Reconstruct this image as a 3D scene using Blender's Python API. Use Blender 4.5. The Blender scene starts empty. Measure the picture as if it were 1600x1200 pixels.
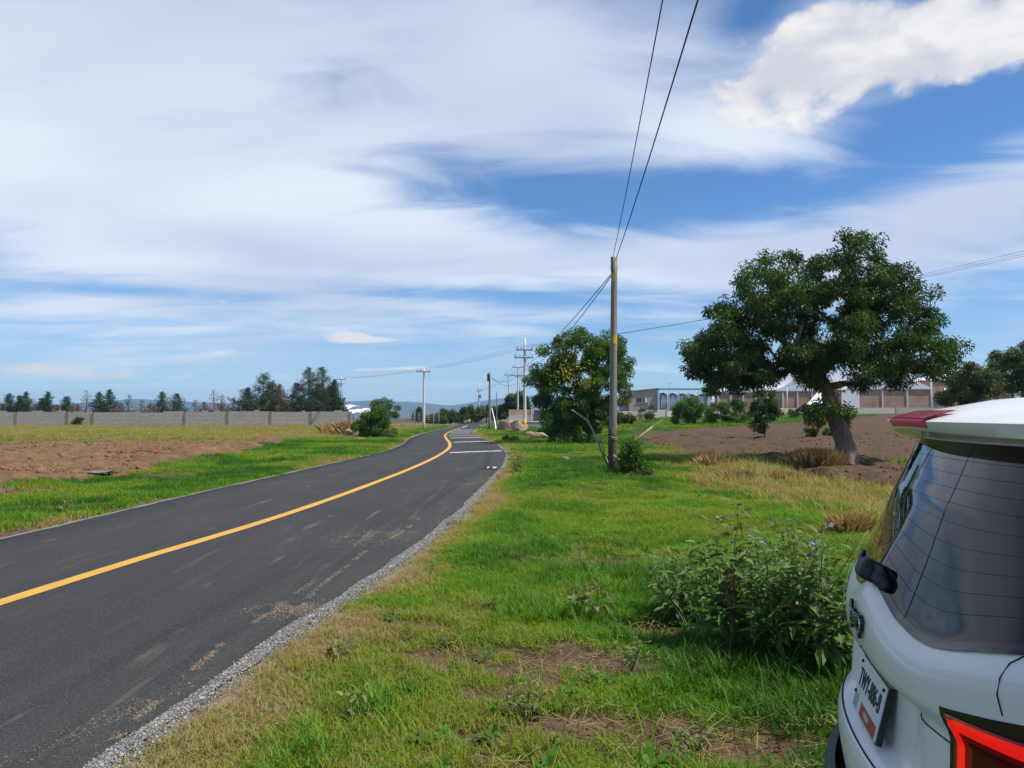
import bpy, bmesh, math, random
import numpy as np
from mathutils import Vector, Matrix, Euler
R = math.radians
scn = bpy.context.scene
COL = scn.collection

# ------------------------------------------------------------------ camera
CAM_H, FOC = 1.6, 1200.0
PITCH = math.atan(50 / FOC)
cam_data = bpy.data.cameras.new("camera")
cam_data.sensor_width = 36.0
cam_data.lens = FOC / 1600 * 36.0
cam_data.clip_start, cam_data.clip_end = 0.05, 20000
cam = bpy.data.objects.new("camera", cam_data)
COL.objects.link(cam)
cam.location = (0, 0, CAM_H)
cam.rotation_euler = (math.pi / 2 + PITCH, 0, 0)
scn.camera = cam
scn.view_settings.view_transform = 'Standard'
scn.view_settings.look = 'None'
scn.view_settings.gamma = 1.0
scn.view_settings.exposure = 0.30
scn.view_settings.use_curve_mapping = False
scn.cycles.max_bounces = 6
scn.cycles.diffuse_bounces = 3
scn.cycles.glossy_bounces = 3
scn.cycles.transmission_bounces = 4
scn.cycles.transparent_max_bounces = 8
scn.cycles.volume_bounces = 1
scn.cycles.use_denoising = True

# ------------------------------------------------------------------ sun and sky
SUN_AZ, SUN_EL = R(106), R(56)
SUN = Vector((math.sin(SUN_AZ) * math.cos(SUN_EL), math.cos(SUN_AZ) * math.cos(SUN_EL), math.sin(SUN_EL)))
sun_data = bpy.data.lights.new("sun", 'SUN')
sun_data.energy = 4.4
sun_data.angle = R(1.3)
sun_data.color = (1.0, 0.95, 0.86)
sun = bpy.data.objects.new("sun", sun_data)
COL.objects.link(sun)
sun.rotation_euler = (-SUN).to_track_quat('-Z', 'Y').to_euler()

world = bpy.data.worlds.new("World")
scn.world = world
world.use_nodes = True


class NT:
    """small helper to wire node trees"""
    def __init__(s, tree):
        s.t = tree
        s.n = tree.nodes
        s.l = tree.links

    def new(s, kind, **kw):
        n = s.n.new(kind)
        for k, v in kw.items():
            setattr(n, k, v)
        return n

    def put(s, sock, v):
        if v is None:
            return
        if isinstance(v, bpy.types.NodeSocket):
            s.l.new(v, sock)
        else:
            sock.default_value = v

    def m(s, op, a, b=None, c=None, clamp=False):
        n = s.new('ShaderNodeMath', operation=op, use_clamp=clamp)
        s.put(n.inputs[0], a)
        s.put(n.inputs[1], b)
        s.put(n.inputs[2], c)
        return n.outputs[0]

    def noise(s, vec, scale, detail=4, rough=.5, dist=0, dim='3D'):
        n = s.new('ShaderNodeTexNoise', noise_dimensions=dim)
        s.put(n.inputs['Vector'], vec)
        n.inputs['Scale'].default_value = scale
        n.inputs['Detail'].default_value = detail
        n.inputs['Roughness'].default_value = rough
        n.inputs['Distortion'].default_value = dist
        return n.outputs['Fac']

    def rng(s, v, a, b, c=0., d=1., smooth=False):
        n = s.new('ShaderNodeMapRange', interpolation_type='SMOOTHSTEP' if smooth else 'LINEAR')
        s.put(n.inputs[0], v)
        for i, x in enumerate((a, b, c, d)):
            s.put(n.inputs[i + 1], x)
        return n.outputs[0]

    def mix(s, fac, a, b, blend='MIX'):
        n = s.new('ShaderNodeMix', data_type='RGBA', blend_type=blend)
        s.put(n.inputs['Factor'], fac)
        ins = [i for i in n.inputs if i.type == 'RGBA']
        for i, v in zip(ins, (a, b)):
            s.put(i, v if isinstance(v, bpy.types.NodeSocket) else (*v[:3], 1))
        return [o for o in n.outputs if o.type == 'RGBA'][0]

    def mapping(s, vec, scale=(1, 1, 1), rot=(0, 0, 0), loc=(0, 0, 0)):
        n = s.new('ShaderNodeMapping')
        s.put(n.inputs['Vector'], vec)
        n.inputs['Scale'].default_value = scale
        n.inputs['Rotation'].default_value = rot
        n.inputs['Location'].default_value = loc
        return n.outputs[0]

    def comb(s, x, y, z=0.):
        n = s.new('ShaderNodeCombineXYZ')
        for i, v in enumerate((x, y, z)):
            s.put(n.inputs[i], v)
        return n.outputs[0]


def build_sky():
    w = NT(world.node_tree)
    w.n.clear()
    sky = w.new('ShaderNodeTexSky', sky_type='NISHITA')
    sky.sun_disc = False
    sky.sun_elevation = SUN_EL
    sky.sun_rotation = SUN_AZ
    sky.altitude = 2000
    sky.air_density, sky.dust_density, sky.ozone_density = 1.0, 1.2, 1.2
    tc = w.new('ShaderNodeTexCoord')
    sep = w.new('ShaderNodeSeparateXYZ')
    w.l.new(tc.outputs['Generated'], sep.inputs[0])
    x, y, z = sep.outputs
    az = w.m('ARCTAN2', x, y)
    el = w.m('ARCSINE', w.m('MINIMUM', w.m('MAXIMUM', z, -1.), 1.))
    zc = w.m('ADD', w.m('MAXIMUM', z, 0.0), 0.10)
    px, py = w.m('DIVIDE', x, zc), w.m('DIVIDE', y, zc)
    plane = w.comb(px, py, 0.)
    # streaky high cloud: wide soft veils plus finer torn detail
    veil = w.noise(w.mapping(plane, (0.42, 0.95, 1), (0, 0, R(24)), (2.3, 0.7, 0)), 0.8, 4, .5, .5)
    torn = w.noise(w.mapping(plane, (0.7, 1.5, 1), (0, 0, R(-14)), (5.1, 3.2, 0)), 1.9, 7, .58, .75)
    field = w.m('ADD', w.m('MULTIPLY', veil, 0.55), w.m('MULTIPLY', torn, 0.45))

    azel = w.comb(az, el, 0.)

    def blob(pxl, pyl, rx, ry, ang=0.):
        """soft spot of given angular size round the direction of a pixel"""
        a0 = math.atan((pxl - 800) / FOC)
        e0 = math.atan((650 - pyl) / FOC * math.cos(a0))
        k = math.cos(a0) ** 2 / FOC * 2.1
        mp = w.new('ShaderNodeMapping', vector_type='TEXTURE')
        w.l.new(azel, mp.inputs['Vector'])
        mp.inputs['Location'].default_value = (a0, e0, 0)
        mp.inputs['Rotation'].default_value = (0, 0, R(ang))
        mp.inputs['Scale'].default_value = (rx * k, ry * k * 1.1, 1)
        gr = w.new('ShaderNodeTexGradient', gradient_type='QUADRATIC_SPHERE')
        w.l.new(mp.outputs[0], gr.inputs[0])
        return gr.outputs['Fac']

    def add(acc, *args, k):
        return w.m('MULTIPLY_ADD', blob(*args), k, acc)
    cov = w.m('SUBTRACT', field, 0.42)
    for b, k in (((200, 130, 620, 300, 0), .42), ((820, 60, 330, 130, -22), .20), ((1150, 215, 230, 55, -20), .14),
                 ((300, 330, 460, 90, -8), .22), ((700, 390, 520, 45, -3), .22), ((1080, 410, 380, 55, 3), .16),
                 ((1470, 330, 240, 70, 10), .24), ((940, 305, 330, 42, -3), -.34), ((1150, 300, 160, 34, -10), -.10),
                 ((560, 365, 120, 26, -8), -.16), ((1480, 200, 190, 70, 12), -.30), ((1190, 5, 70, 34, 15), -.20),
                 ((180, 452, 420, 17, 2), -.20), ((820, 458, 330, 13, -2), -.22), ((640, 490, 230, 20, 0), .06),
                 ((90, 478, 130, 12, 8), .16), ((1540, 470, 140, 50, 0), -.16), ((690, 250, 110, 30, -12), -.06)):
        cov = add(cov, *b, k=k)
    dens = w.rng(cov, 0.0, 0.30, 0., 1., True)
    dens = w.m('MULTIPLY', dens, w.rng(el, -0.02, 0.16, .60, .92, True))
    # small cumulus heaps
    heap = w.noise(w.mapping(w.comb(az, el, 0.), (1, 1.5, 1)), 9.0, 7, .56, .25)
    cum = None
    for b, k in (((1375, 68, 300, 74, 12), 1.05), ((1560, 75, 170, 52, 5), .7), ((1270, 45, 130, 40, 30), .6),
                 ((548, 524, 50, 13, -5), .62), ((620, 531, 90, 6, 0), .62), ((330, 552, 150, 10, 6), .52), ((60, 578, 130, 22, 0), .55),
                 ((250, 588, 160, 12, 0), .40), ((620, 576, 190, 5, 2), .5), ((345, 470, 26, 8, 0), .5), ((668, 551, 20, 4, 0), .6)):
        t = w.m('MULTIPLY', blob(*b), k)
        cum = t if cum is None else w.m('ADD', cum, t)
    cumd = w.rng(w.m('ADD', cum, w.m('MULTIPLY', w.m('SUBTRACT', heap, .5), 1.7)), 0.34, 0.62, 0., .94, True)
    cumd = w.m('MULTIPLY', cumd, w.rng(cum, .05, .3, 0, 1, True))
    # cloud brightness: thin edges bluish, thick parts greyer lavender
    shade = w.noise(w.mapping(plane, (0.5, 0.8, 1), (0, 0, R(10)), (9.1, 1.4, 0)), 1.1, 3, .5, .4)
    ccol = w.mix(w.rng(shade, .35, .66, 0, 1, True), (0.50, 0.56, 0.70), (0.72, 0.765, 0.845))
    hcol = w.mix(w.rng(heap, .40, .66, 0, 1, True), (0.55, 0.56, 0.61), (0.78, 0.765, 0.75))
    hcol = w.mix(w.rng(el, .07, .22, 1, 0, True), hcol, (0.72, 0.69, 0.70))
    b_sky = w.new('ShaderNodeBackground')
    tint = w.mix(1., sky.outputs[0], w.mix(w.rng(el, 0.02, 0.30, 0., 1., True), (0.74, 0.90, 1.06), (0.56, 0.90, 1.20)), 'MULTIPLY')
    w.l.new(tint, b_sky.inputs[0])
    b_sky.inputs[1].default_value = 0.102
    b_c = w.new('ShaderNodeBackground')
    w.l.new(ccol, b_c.inputs[0])
    b_h = w.new('ShaderNodeBackground')
    w.l.new(hcol, b_h.inputs[0])
    m1, m2 = w.new('ShaderNodeMixShader'), w.new('ShaderNodeMixShader')
    w.l.new(dens, m1.inputs[0])
    w.l.new(b_sky.outputs[0], m1.inputs[1])
    w.l.new(b_c.outputs[0], m1.inputs[2])
    w.l.new(cumd, m2.inputs[0])
    w.l.new(m1.outputs[0], m2.inputs[1])
    w.l.new(b_h.outputs[0], m2.inputs[2])
    out = w.new('ShaderNodeOutputWorld')
    w.l.new(m2.outputs[0], out.inputs[0])


build_sky()
world.cycles.sampling_method = 'MANUAL'
world.cycles.sample_map_resolution = 512

# ------------------------------------------------------------------ numpy noise
def _hash(ix, iy, seed):
    n = (ix * 374761393 + iy * 668265263 + seed * 2147483647) & 0xFFFFFFFF
    n = ((n ^ (n >> 13)) * 1274126177) & 0xFFFFFFFF
    return ((n ^ (n >> 16)) & 0xFFFF) / 65535.0


def vnoise(x, y, seed=0):
    x, y = np.asarray(x, float), np.asarray(y, float)
    ix, iy = np.floor(x).astype(np.int64), np.floor(y).astype(np.int64)
    fx, fy = x - ix, y - iy
    fx, fy = fx * fx * (3 - 2 * fx), fy * fy * (3 - 2 * fy)
    a, b = _hash(ix, iy, seed), _hash(ix + 1, iy, seed)
    c, d = _hash(ix, iy + 1, seed), _hash(ix + 1, iy + 1, seed)
    return (a + (b - a) * fx) * (1 - fy) + (c + (d - c) * fx) * fy


def fbm(x, y, seed=0, oct=4):
    s, a, t = 0., .5, 0.
    for o in range(oct):
        s = s + a * vnoise(np.asarray(x) * 2 ** o + 17.3 * o, np.asarray(y) * 2 ** o - 9.1 * o, seed + o)
        t += a
        a *= .5
    return s / t


def sstep(a, b, v):
    t = np.clip((np.asarray(v, float) - a) / (b - a), 0, 1)
    return t * t * (3 - 2 * t)


# ------------------------------------------------------------------ road plan and terrain (metres, y = away from camera)
RY = np.array([-40, 0, 3.5, 5.3, 8, 12, 18.3, 27.4, 33, 38.4, 48, 56.5, 66, 77, 90, 113, 137, 180, 260.])
RR = np.array([-4.6, -2.28, -1.98, -1.80, -1.42, -1.02, -.66, -.28, -.30, -.54, -1.30, -2.30, -3.3, -4.0, -4.4, -4.7, -5.2, -6.0, -4.])
LY = np.array([-40, 0, 9.3, 16.3, 25.6, 34.9, 42.7, 53.3, 66, 78, 91, 113, 132, 180, 260.])
LX = np.array([-10.2, -7.4, -6.62, -6.45, -6.05, -5.75, -6.1, -7.1, -7.9, -8.35, -8.5, -9.0, -9.7, -10.6, -9.])
CY = np.array([-40, 0, 6.4, 8.2, 11, 18.8, 29.5, 37.6, 44.6, 52, 64, 71, 85, 94, 124, 180, 260.])
CX = np.array([-7.6, -4.75, -4.28, -4.09, -3.72, -3.17, -2.9, -3.08, -3.62, -4.42, -5.55, -5.95, -6.4, -6.55, -7.2, -8.3, -6.5])


def spline(ys, xs):
    """smooth monotone-ish curve through control points (finite-difference hermite)"""
    m = np.gradient(xs, ys)

    def f(y):
        y = np.clip(np.asarray(y, float), ys[0], ys[-1] - 1e-6)
        i = np.clip(np.searchsorted(ys, y, side='right') - 1, 0, len(ys) - 2)
        h = ys[i + 1] - ys[i]
        t = (y - ys[i]) / h
        return ((2 * t**3 - 3 * t**2 + 1) * xs[i] + (t**3 - 2 * t**2 + t) * h * m[i]
                + (-2 * t**3 + 3 * t**2) * xs[i + 1] + (t**3 - t**2) * h * m[i + 1])
    return f


road_r, road_l, road_c = spline(RY, RR), spline(LY, LX), spline(CY, CX)


def hgt(x, y):
    x, y = np.asarray(x, float), np.asarray(y, float)
    rise = 0.022 * np.where(y > 40, (y - 40) - 8 * (1 - np.exp(-(np.maximum(y, 40) - 40) / 8)), 0)
    rise = np.minimum(rise, 2.6) * sstep(3.0, 11.0, x)
    r, l = road_r(y), road_l(y)
    out = np.maximum(np.maximum(x - r, l - x), 0)          # distance outside the road
    rough = sstep(.3, 2.0, out)
    n = (fbm(x * .9, y * .9, 3, 4) - .5) * .22 + (fbm(x * .17, y * .17, 8, 2) - .5) * .30
    z = rise + rough * n * (1 - sstep(150, 300, y)) + sstep(.05, .5, out) * .02 - .035
    # ditch under the large tree
    z = z - 1.2 * np.exp(-((((x - 8.55) / .60) ** 2 + ((y - 21.0) / 2.4) ** 2) ** 1.6))
    # left field bank
    z = z + .10 * sstep(-10.0, -12.5, x) * (1 - sstep(44, 60, y))
    far = np.hypot(x, y)
    return z - 25 * sstep(400, 3000, far)


def pix_dir(px, py):
    v = Vector(((px - 800) / FOC, 1.0, (600 - py) / FOC))
    v.rotate(Matrix.Rotation(PITCH, 3, 'X'))
    return v


def G(px, py):
    """ground point seen at a pixel"""
    d = pix_dir(px, py)
    t, p = 1.0, None
    for _ in range(4000):
        q = (d.x * t, d.y * t, CAM_H + d.z * t)
        if q[2] <= hgt(q[0], q[1]):
            break
        t += max(.02, t * .004)
    return Vector((q[0], q[1], float(hgt(q[0], q[1]))))


def at(px, py, Y):
    """point on the ray through a pixel at distance Y"""
    d = pix_dir(px, py)
    t = Y / d.y
    return Vector((d.x * t, Y, CAM_H + d.z * t))


def gz(x, y):
    return float(hgt(x, y))


# ------------------------------------------------------------------ object helpers
def tag(o, label=None, cat=None, group=None, kind=None):
    for k, v in (('label', label), ('category', cat), ('group', group), ('kind', kind)):
        if v:
            o[k] = v
    return o


def empty(name, loc=(0, 0, 0), rz=0):
    o = bpy.data.objects.new(name, None)
    COL.objects.link(o)
    o.location = loc
    o.rotation_euler = (0, 0, rz)
    o.empty_display_size = .2
    return o


def link(name, me, mat=None, parent=None, loc=None):
    o = bpy.data.objects.new(name, me)
    COL.objects.link(o)
    if mat is not None and not me.materials:
        me.materials.append(mat)
    if parent is not None:
        o.parent = parent
    if loc is not None:
        o.location = loc
    return o


def mesh_np(name, V, F, smooth=False, attrs=None):
    """V (n,3), F (m,k) arrays with k = 3 or 4"""
    V, F = np.asarray(V, np.float32), np.asarray(F, np.int32)
    me = bpy.data.meshes.new(name)
    me.vertices.add(len(V))
    me.vertices.foreach_set('co', V.ravel())
    k = F.shape[1]
    me.loops.add(F.size)
    me.loops.foreach_set('vertex_index', F.ravel())
    me.polygons.add(len(F))
    me.polygons.foreach_set('loop_start', np.arange(0, F.size, k, dtype=np.int32))
    me.update(calc_edges=True)
    me.polygons.foreach_set('use_smooth', np.full(len(F), smooth))
    for nm, a in (attrs or {}).items():
        a = np.asarray(a, np.float32)
        if a.ndim == 1:
            me.attributes.new(nm, 'FLOAT', 'POINT').data.foreach_set('value', a)
        else:
            if a.shape[1] == 3:
                a = np.c_[a, np.ones(len(a))].astype(np.float32)
            me.attributes.new(nm, 'FLOAT_COLOR', 'POINT').data.foreach_set('color', a.ravel())
    me.validate()
    return me


class MB:
    """collects boxes, bars, tubes, sheets into one mesh"""
    def __init__(s):
        s.v, s.f = [], []

    def add(s, V, F):
        b = len(s.v)
        s.v += [tuple(map(float, p)) for p in V]
        s.f += [tuple(i + b for i in f) for f in F]
        return s

    def box(s, c, d, rz=0., rx=0., ry=0.):
        M = Euler((rx, ry, rz)).to_matrix()
        V = [Vector(c) + M @ Vector((sx * d[0] / 2, sy * d[1] / 2, sz * d[2] / 2))
             for sx in (-1, 1) for sy in (-1, 1) for sz in (-1, 1)]
        return s.add(V, [(0, 1, 3, 2), (4, 6, 7, 5), (0, 4, 5, 1), (2, 3, 7, 6), (0, 2, 6, 4), (1, 5, 7, 3)])

    def tube(s, pts, rad, n=8, caps=True):
        pts = [Vector(p) for p in pts]
        if not hasattr(rad, '__len__'):
            rad = [rad] * len(pts)
        V, F = [], []
        ref = Vector((0, 0, 1))
        for i, p in enumerate(pts):
            d = (pts[min(i + 1, len(pts) - 1)] - pts[max(i - 1, 0)]).normalized()
            r0 = ref if abs(d.z) < .95 else Vector((1, 0, 0))
            a = d.cross(r0).normalized()
            b = d.cross(a).normalized()
            for k in range(n):
                t = 2 * math.pi * k / n
                V.append(p + (a * math.cos(t) + b * math.sin(t)) * rad[i])
        for i in range(len(pts) - 1):
            for k in range(n):
                F.append((i * n + k, i * n + (k + 1) % n, (i + 1) * n + (k + 1) % n, (i + 1) * n + k))
        if caps:
            F.append(tuple(range(n - 1, -1, -1)))
            F.append(tuple((len(pts) - 1) * n + k for k in range(n)))
        return s.add(V, F)

    def grid(s, P, flip=False):
        """P[i][j] points"""
        ni, nj = len(P), len(P[0])
        V = [p for row in P for p in row]
        F = [(i * nj + j, i * nj + j + 1, (i + 1) * nj + j + 1, (i + 1) * nj + j) for i in range(ni - 1) for j in range(nj - 1)]
        if flip:
            F = [f[::-1] for f in F]
        return s.add(V, F)

    def mesh(s, name, smooth=False):
        me = bpy.data.meshes.new(name)
        me.from_pydata(s.v, [], s.f)
        me.update()
        if smooth:
            me.polygons.foreach_set('use_smooth', [True] * len(me.polygons))
        return me

    def build(s, name, mat, parent=None, loc=None, smooth=False):
        return link(name, s.mesh(name, smooth), mat, parent, loc)


def bevel(o, w=.01, seg=2):
    m = o.modifiers.new('bevel', 'BEVEL')
    m.width, m.segments, m.limit_method = w, seg, 'ANGLE'
    return o


# ------------------------------------------------------------------ materials
def mat(name, c1, c2=None, rough=.8, scale=3., detail=5, bump=0., bscale=None, metal=0., coat=0., stretch=(1, 1, 1), spec=.5, c3=None):
    """two or three tone noise surface with optional relief, in object space"""
    m = bpy.data.materials.new(name)
    m.use_nodes = True
    w = NT(m.node_tree)
    p = w.n['Principled BSDF']
    p.inputs['Roughness'].default_value = rough
    p.inputs['Metallic'].default_value = metal
    p.inputs['Coat Weight'].default_value = coat
    p.inputs['Coat Roughness'].default_value = .05
    p.inputs['Specular IOR Level'].default_value = spec
    if c2 is None:
        p.inputs['Base Color'].default_value = (*c1, 1)
    tc = w.new('ShaderNodeTexCoord').outputs['Object']
    vec = w.mapping(tc, stretch)
    if c2 is not None:
        n = w.noise(vec, scale, detail, .6, .2)
        c = w.mix(w.rng(n, .32, .68, 0, 1), c1, c2)
        if c3 is not None:
            n2 = w.noise(w.mapping(tc, stretch, loc=(7, 3, 1)), scale * .37, 4, .6, .3)
            c = w.mix(w.rng(n2, .52, .70, 0, 1), c, c3)
        w.l.new(c, p.inputs['Base Color'])
    if bump:
        b = w.new('ShaderNodeBump')
        b.inputs['Strength'].default_value = 1.
        b.inputs['Distance'].default_value = bump
        w.l.new(w.noise(vec, bscale or scale * 4, 6, .6), b.inputs['Height'])
        w.l.new(b.outputs[0], p.inputs['Normal'])
    return m


def leaf_mat(name, dark, mid, light, rough=.5, trans=.35, attr='lv', kind='GEOMETRY', tboost=(1.5, 1.35, .45), stops=(0., .55, 1.), extra=None):
    m = bpy.data.materials.new(name)
    m.use_nodes = True
    w = NT(m.node_tree)
    p = w.n['Principled BSDF']
    p.inputs['Roughness'].default_value = rough
    p.inputs['Specular IOR Level'].default_value = .35
    a = w.new('ShaderNodeAttribute', attribute_name=attr, attribute_type=kind)
    cr = w.new('ShaderNodeValToRGB')
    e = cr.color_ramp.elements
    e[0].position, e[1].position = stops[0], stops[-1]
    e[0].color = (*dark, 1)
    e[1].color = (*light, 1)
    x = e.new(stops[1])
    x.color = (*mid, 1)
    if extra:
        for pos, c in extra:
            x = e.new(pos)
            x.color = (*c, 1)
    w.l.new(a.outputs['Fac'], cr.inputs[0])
    w.l.new(cr.outputs[0], p.inputs['Base Color'])
    t = w.new('ShaderNodeBsdfTranslucent')
    w.l.new(w.mix(1., cr.outputs[0], tboost, 'MULTIPLY'), t.inputs[0])
    mx = w.new('ShaderNodeMixShader')
    mx.inputs[0].default_value = trans
    w.l.new(p.outputs[0], mx.inputs[1])
    w.l.new(t.outputs[0], mx.inputs[2])
    w.l.new(mx.outputs[0], w.n['Material Output'].inputs[0])
    return m


M = {}
M['bark'] = mat('bark', (.10, .066, .043), (.27, .20, .135), .9, 5, 8, .07, 7, stretch=(1, 1, .28))
M['bark_grey'] = mat('bark_grey', (.10, .085, .07), (.20, .17, .14), .9, 5, 6, .02, 8, stretch=(1, 1, .3))
M['twig'] = mat('twig', (.14, .10, .065), (.24, .18, .12), .9, 8)
M['straw_stick'] = mat('straw_stick', (.30, .23, .14), (.46, .36, .22), .85, 6, stretch=(1, 1, .3))
M['concrete_pole'] = mat('concrete_pole', (.55, .53, .48), (.68, .65, .59), .85, 2.5, 5, .004, 20)
M['wood_pole'] = mat('wood_pole', (.19, .165, .13), (.32, .285, .23), .85, 9, 8, .006, 14, stretch=(1, 1, .06), c3=(.10, .085, .07))
M['yellow_paint'] = mat('yellow_paint', (.62, .38, .03), (.50, .32, .05), .7, 9)
M['steel'] = mat('steel', (.30, .30, .30), (.42, .42, .42), .45, 4, metal=.7)
M['dark_metal'] = mat('dark_metal', (.03, .03, .032), (.05, .05, .05), .5, 4)
M['cable'] = mat('cable', (.012, .012, .013), rough=.6)
M['ceramic'] = mat('ceramic', (.16, .10, .07), rough=.3)
M['rock'] = mat('rock', (.24, .155, .09), (.42, .30, .19), .9, 1.6, 8, .08, 4, c3=(.15, .12, .10))
M['rock_grey'] = mat('rock_grey', (.10, .10, .10), (.26, .24, .22), .9, 4, 8, .02, 9)
M['white_sheet'] = mat('white_sheet', (.76, .77, .78), (.84, .84, .84), .5, .6)
M['white_membrane'] = mat('white_membrane', (.74, .74, .74), (.82, .82, .82), .6, .4)
M['tan_wall'] = mat('tan_wall', (.42, .34, .26), (.48, .39, .30), .85, .7, 6, c3=(.30, .24, .19))
M['grey_wall'] = mat('grey_wall', (.34, .31, .28), (.46, .42, .38), .9, 1.2, 6, c3=(.27, .25, .22))
M['silver'] = mat('silver', (.62, .63, .64), (.74, .75, .76), .35, 1.5, metal=.45)
M['glass_dark'] = mat('glass_dark', (.02, .03, .05), rough=.06)
M['gate_blue'] = mat('gate_blue', (.035, .045, .07), (.055, .065, .09), .6, 2)


def brick_mat(name, c1, c2, mortar, scale, bw=.5, bh=.25, stain=None, axis_map=(1, 1)):
    m = bpy.data.materials.new(name)
    m.use_nodes = True
    w = NT(m.node_tree)
    p = w.n['Principled BSDF']
    p.inputs['Roughness'].default_value = .9
    tc = w.new('ShaderNodeTexCoord').outputs['Object']
    sep = w.new('ShaderNodeSeparateXYZ')
    w.l.new(tc, sep.inputs[0])
    vec = w.comb(w.m('ADD', sep.outputs[0], sep.outputs[1]), sep.outputs[2], 0.)
    b = w.new('ShaderNodeTexBrick')
    w.l.new(vec, b.inputs['Vector'])
    b.inputs['Scale'].default_value = scale
    b.inputs['Brick Width'].default_value = bw
    b.inputs['Row Height'].default_value = bh
    b.inputs['Mortar Size'].default_value = .04
    b.inputs['Color1'].default_value = (*c1, 1)
    b.inputs['Color2'].default_value = (*c2, 1)
    b.inputs['Mortar'].default_value = (*mortar, 1)
    c = b.outputs['Color']
    n = w.noise(tc, .55, 7, .62, .3)
    c = w.mix(w.rng(n, .44, .70, 0, .75), c, stain or tuple(x * .6 for x in c1))
    n2 = w.noise(tc, 3.2, 6, .6)
    c = w.mix(w.rng(n2, .5, .75, 0, .5), c, tuple(min(1, x * 1.3) for x in c2))
    w.l.new(c, p.inputs['Base Color'])
    bp = w.new('ShaderNodeBump')
    bp.inputs['Distance'].default_value = .02
    w.l.new(w.m('SUBTRACT', 1., b.outputs['Fac']), bp.inputs['Height'])
    w.l.new(bp.outputs[0], p.inputs['Normal'])
    return m


M['block_wall'] = brick_mat('block_wall', (.50, .455, .40), (.58, .535, .475), (.24, .205, .17), 1., .42, .22, (.40, .35, .29))
M['block_pillar'] = mat('block_pillar', (.20, .175, .145), (.30, .27, .23), .9, 2)
M['red_brick'] = brick_mat('red_brick', (.44, .15, .08), (.52, .20, .115), (.45, .31, .23), 1., .28, .09, (.36, .14, .085))

# ------------------------------------------------------------------ what grows where
BARE = []          # bare-earth spots on the verges: (x, y, rx, ry)
for (px_, py_, rx_, ry_) in ((960, 876, .42, .55), (900, 1128, .52, .20), (890, 1032, .55, .28), (1110, 1160, .66, .34), (1035, 985, .40, .35),
                             (932, 757, .35, .5), (1012, 765, .4, .5), (868, 722, .4, .9), (668, 976, .28, .16), (760, 1150, .25, .13), (742, 1085, .18, .12),
                             (880, 745, .3, .5), (1000, 1040, .3, .2), (1190, 700, 1.2, .8), (120, 732, 1.6, 1.8), (50, 768, 1.5, 1.0), (200, 745, 1.9, .8),
                             (110, 790, 1.2, .6), (15, 792, 1.0, .7), (290, 738, 1.3, .9), (250, 705, 1.6, 1.), (340, 725, 1.0, .5)):
    q_ = G(px_, py_)
    BARE.append((q_.x, q_.y, rx_, ry_))


def zones(x, y):
    x, y = np.asarray(x, float), np.asarray(y, float)
    dr, dl = x - road_r(y), road_l(y) - x
    n1 = fbm(x * .45, y * .45, 21, 4)
    n2 = fbm(x * 1.6, y * 1.6, 31, 4)
    edge = 7.3 + (fbm(x * 0 + 3, y * .35, 41, 3) - .5) * 2.4 + 0.02 * (y - 20)
    back = np.clip(66 + (x - 14) * 1.3, 62, 138) + (n1 - .5) * 6
    plow = sstep(-.3, .7, x - edge + (n2 - .5) * 1.2) * sstep(7, 10, y) * (1 - sstep(-1.5, 1.5, y - back))
    ledge = -11.5 + (fbm(x * 0 + 9, y * .3, 47, 3) - .5) * 2.2 - .03 * np.maximum(y - 35, 0)
    lback = 47 + (n1 - .5) * 8
    plow_l = sstep(-.4, .6, ledge - x + (n2 - .5) * 1.5) * sstep(14, 17, y) * (1 - sstep(-3, 3, y - lback))
    # dry strips: along the field margin, beyond the left field, at the road edge
    dry = np.exp(-((x - edge + .3) / 1.5) ** 2) * sstep(9, 13, y) * (1 - sstep(34, 42, y)) * sstep(.35, .60, n1 + .12)
    dry = np.maximum(dry, (.55 + .5 * sstep(.4, .6, n2)) * np.exp(-(((x - 6.4) / 1.9) ** 2 + ((y - 18) / 6.5) ** 2) ** 2))
    dry = np.maximum(dry, sstep(-9, -13, x) * sstep(44, 52, y) * (.80 + .3 * sstep(.38, .62, fbm(x * .12, y * .3, 52, 4))))
    dry = np.maximum(dry, .8 * np.exp(-(np.maximum(dr - .3, 0) / .35) ** 2) * (.5 + n2) * (dr > 0))
    dry = np.maximum(dry, .7 * np.exp(-(np.maximum(dl - .1, 0) / .4) ** 2) * (.5 + n2) * (dl > 0))
    bare = sstep(.61, .70, fbm(x * .75, y * .75, 61, 4)) * .85
    bare = np.maximum(bare, sstep(.68, .74, n2) * .5)
    for bx, by, rx, ry in BARE:
        r2 = ((x - bx) / rx) ** 2 + ((y - by) / ry) ** 2
        bare = np.maximum(bare, 1.15 * np.exp(-r2 * r2 * (.6 + .9 * n2)))
    bare = np.clip(bare, 0, 1)
    on_road = (dr < .28) & (dl < .1)
    tint = .10 + .56 * sstep(.34, .66, n1) + (n2 - .5) * .36 + .20 * np.exp(-(np.maximum(dr, 0) / 1.4) ** 2) * (dr > 0)
    tint = tint + .62 * dry
    return dict(plow=plow, plow_l=plow_l, dry=np.clip(dry, 0, 1), bare=bare, tint=np.clip(tint, 0, 1), road=on_road, dr=dr, dl=dl, n1=n1, n2=n2)


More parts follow.
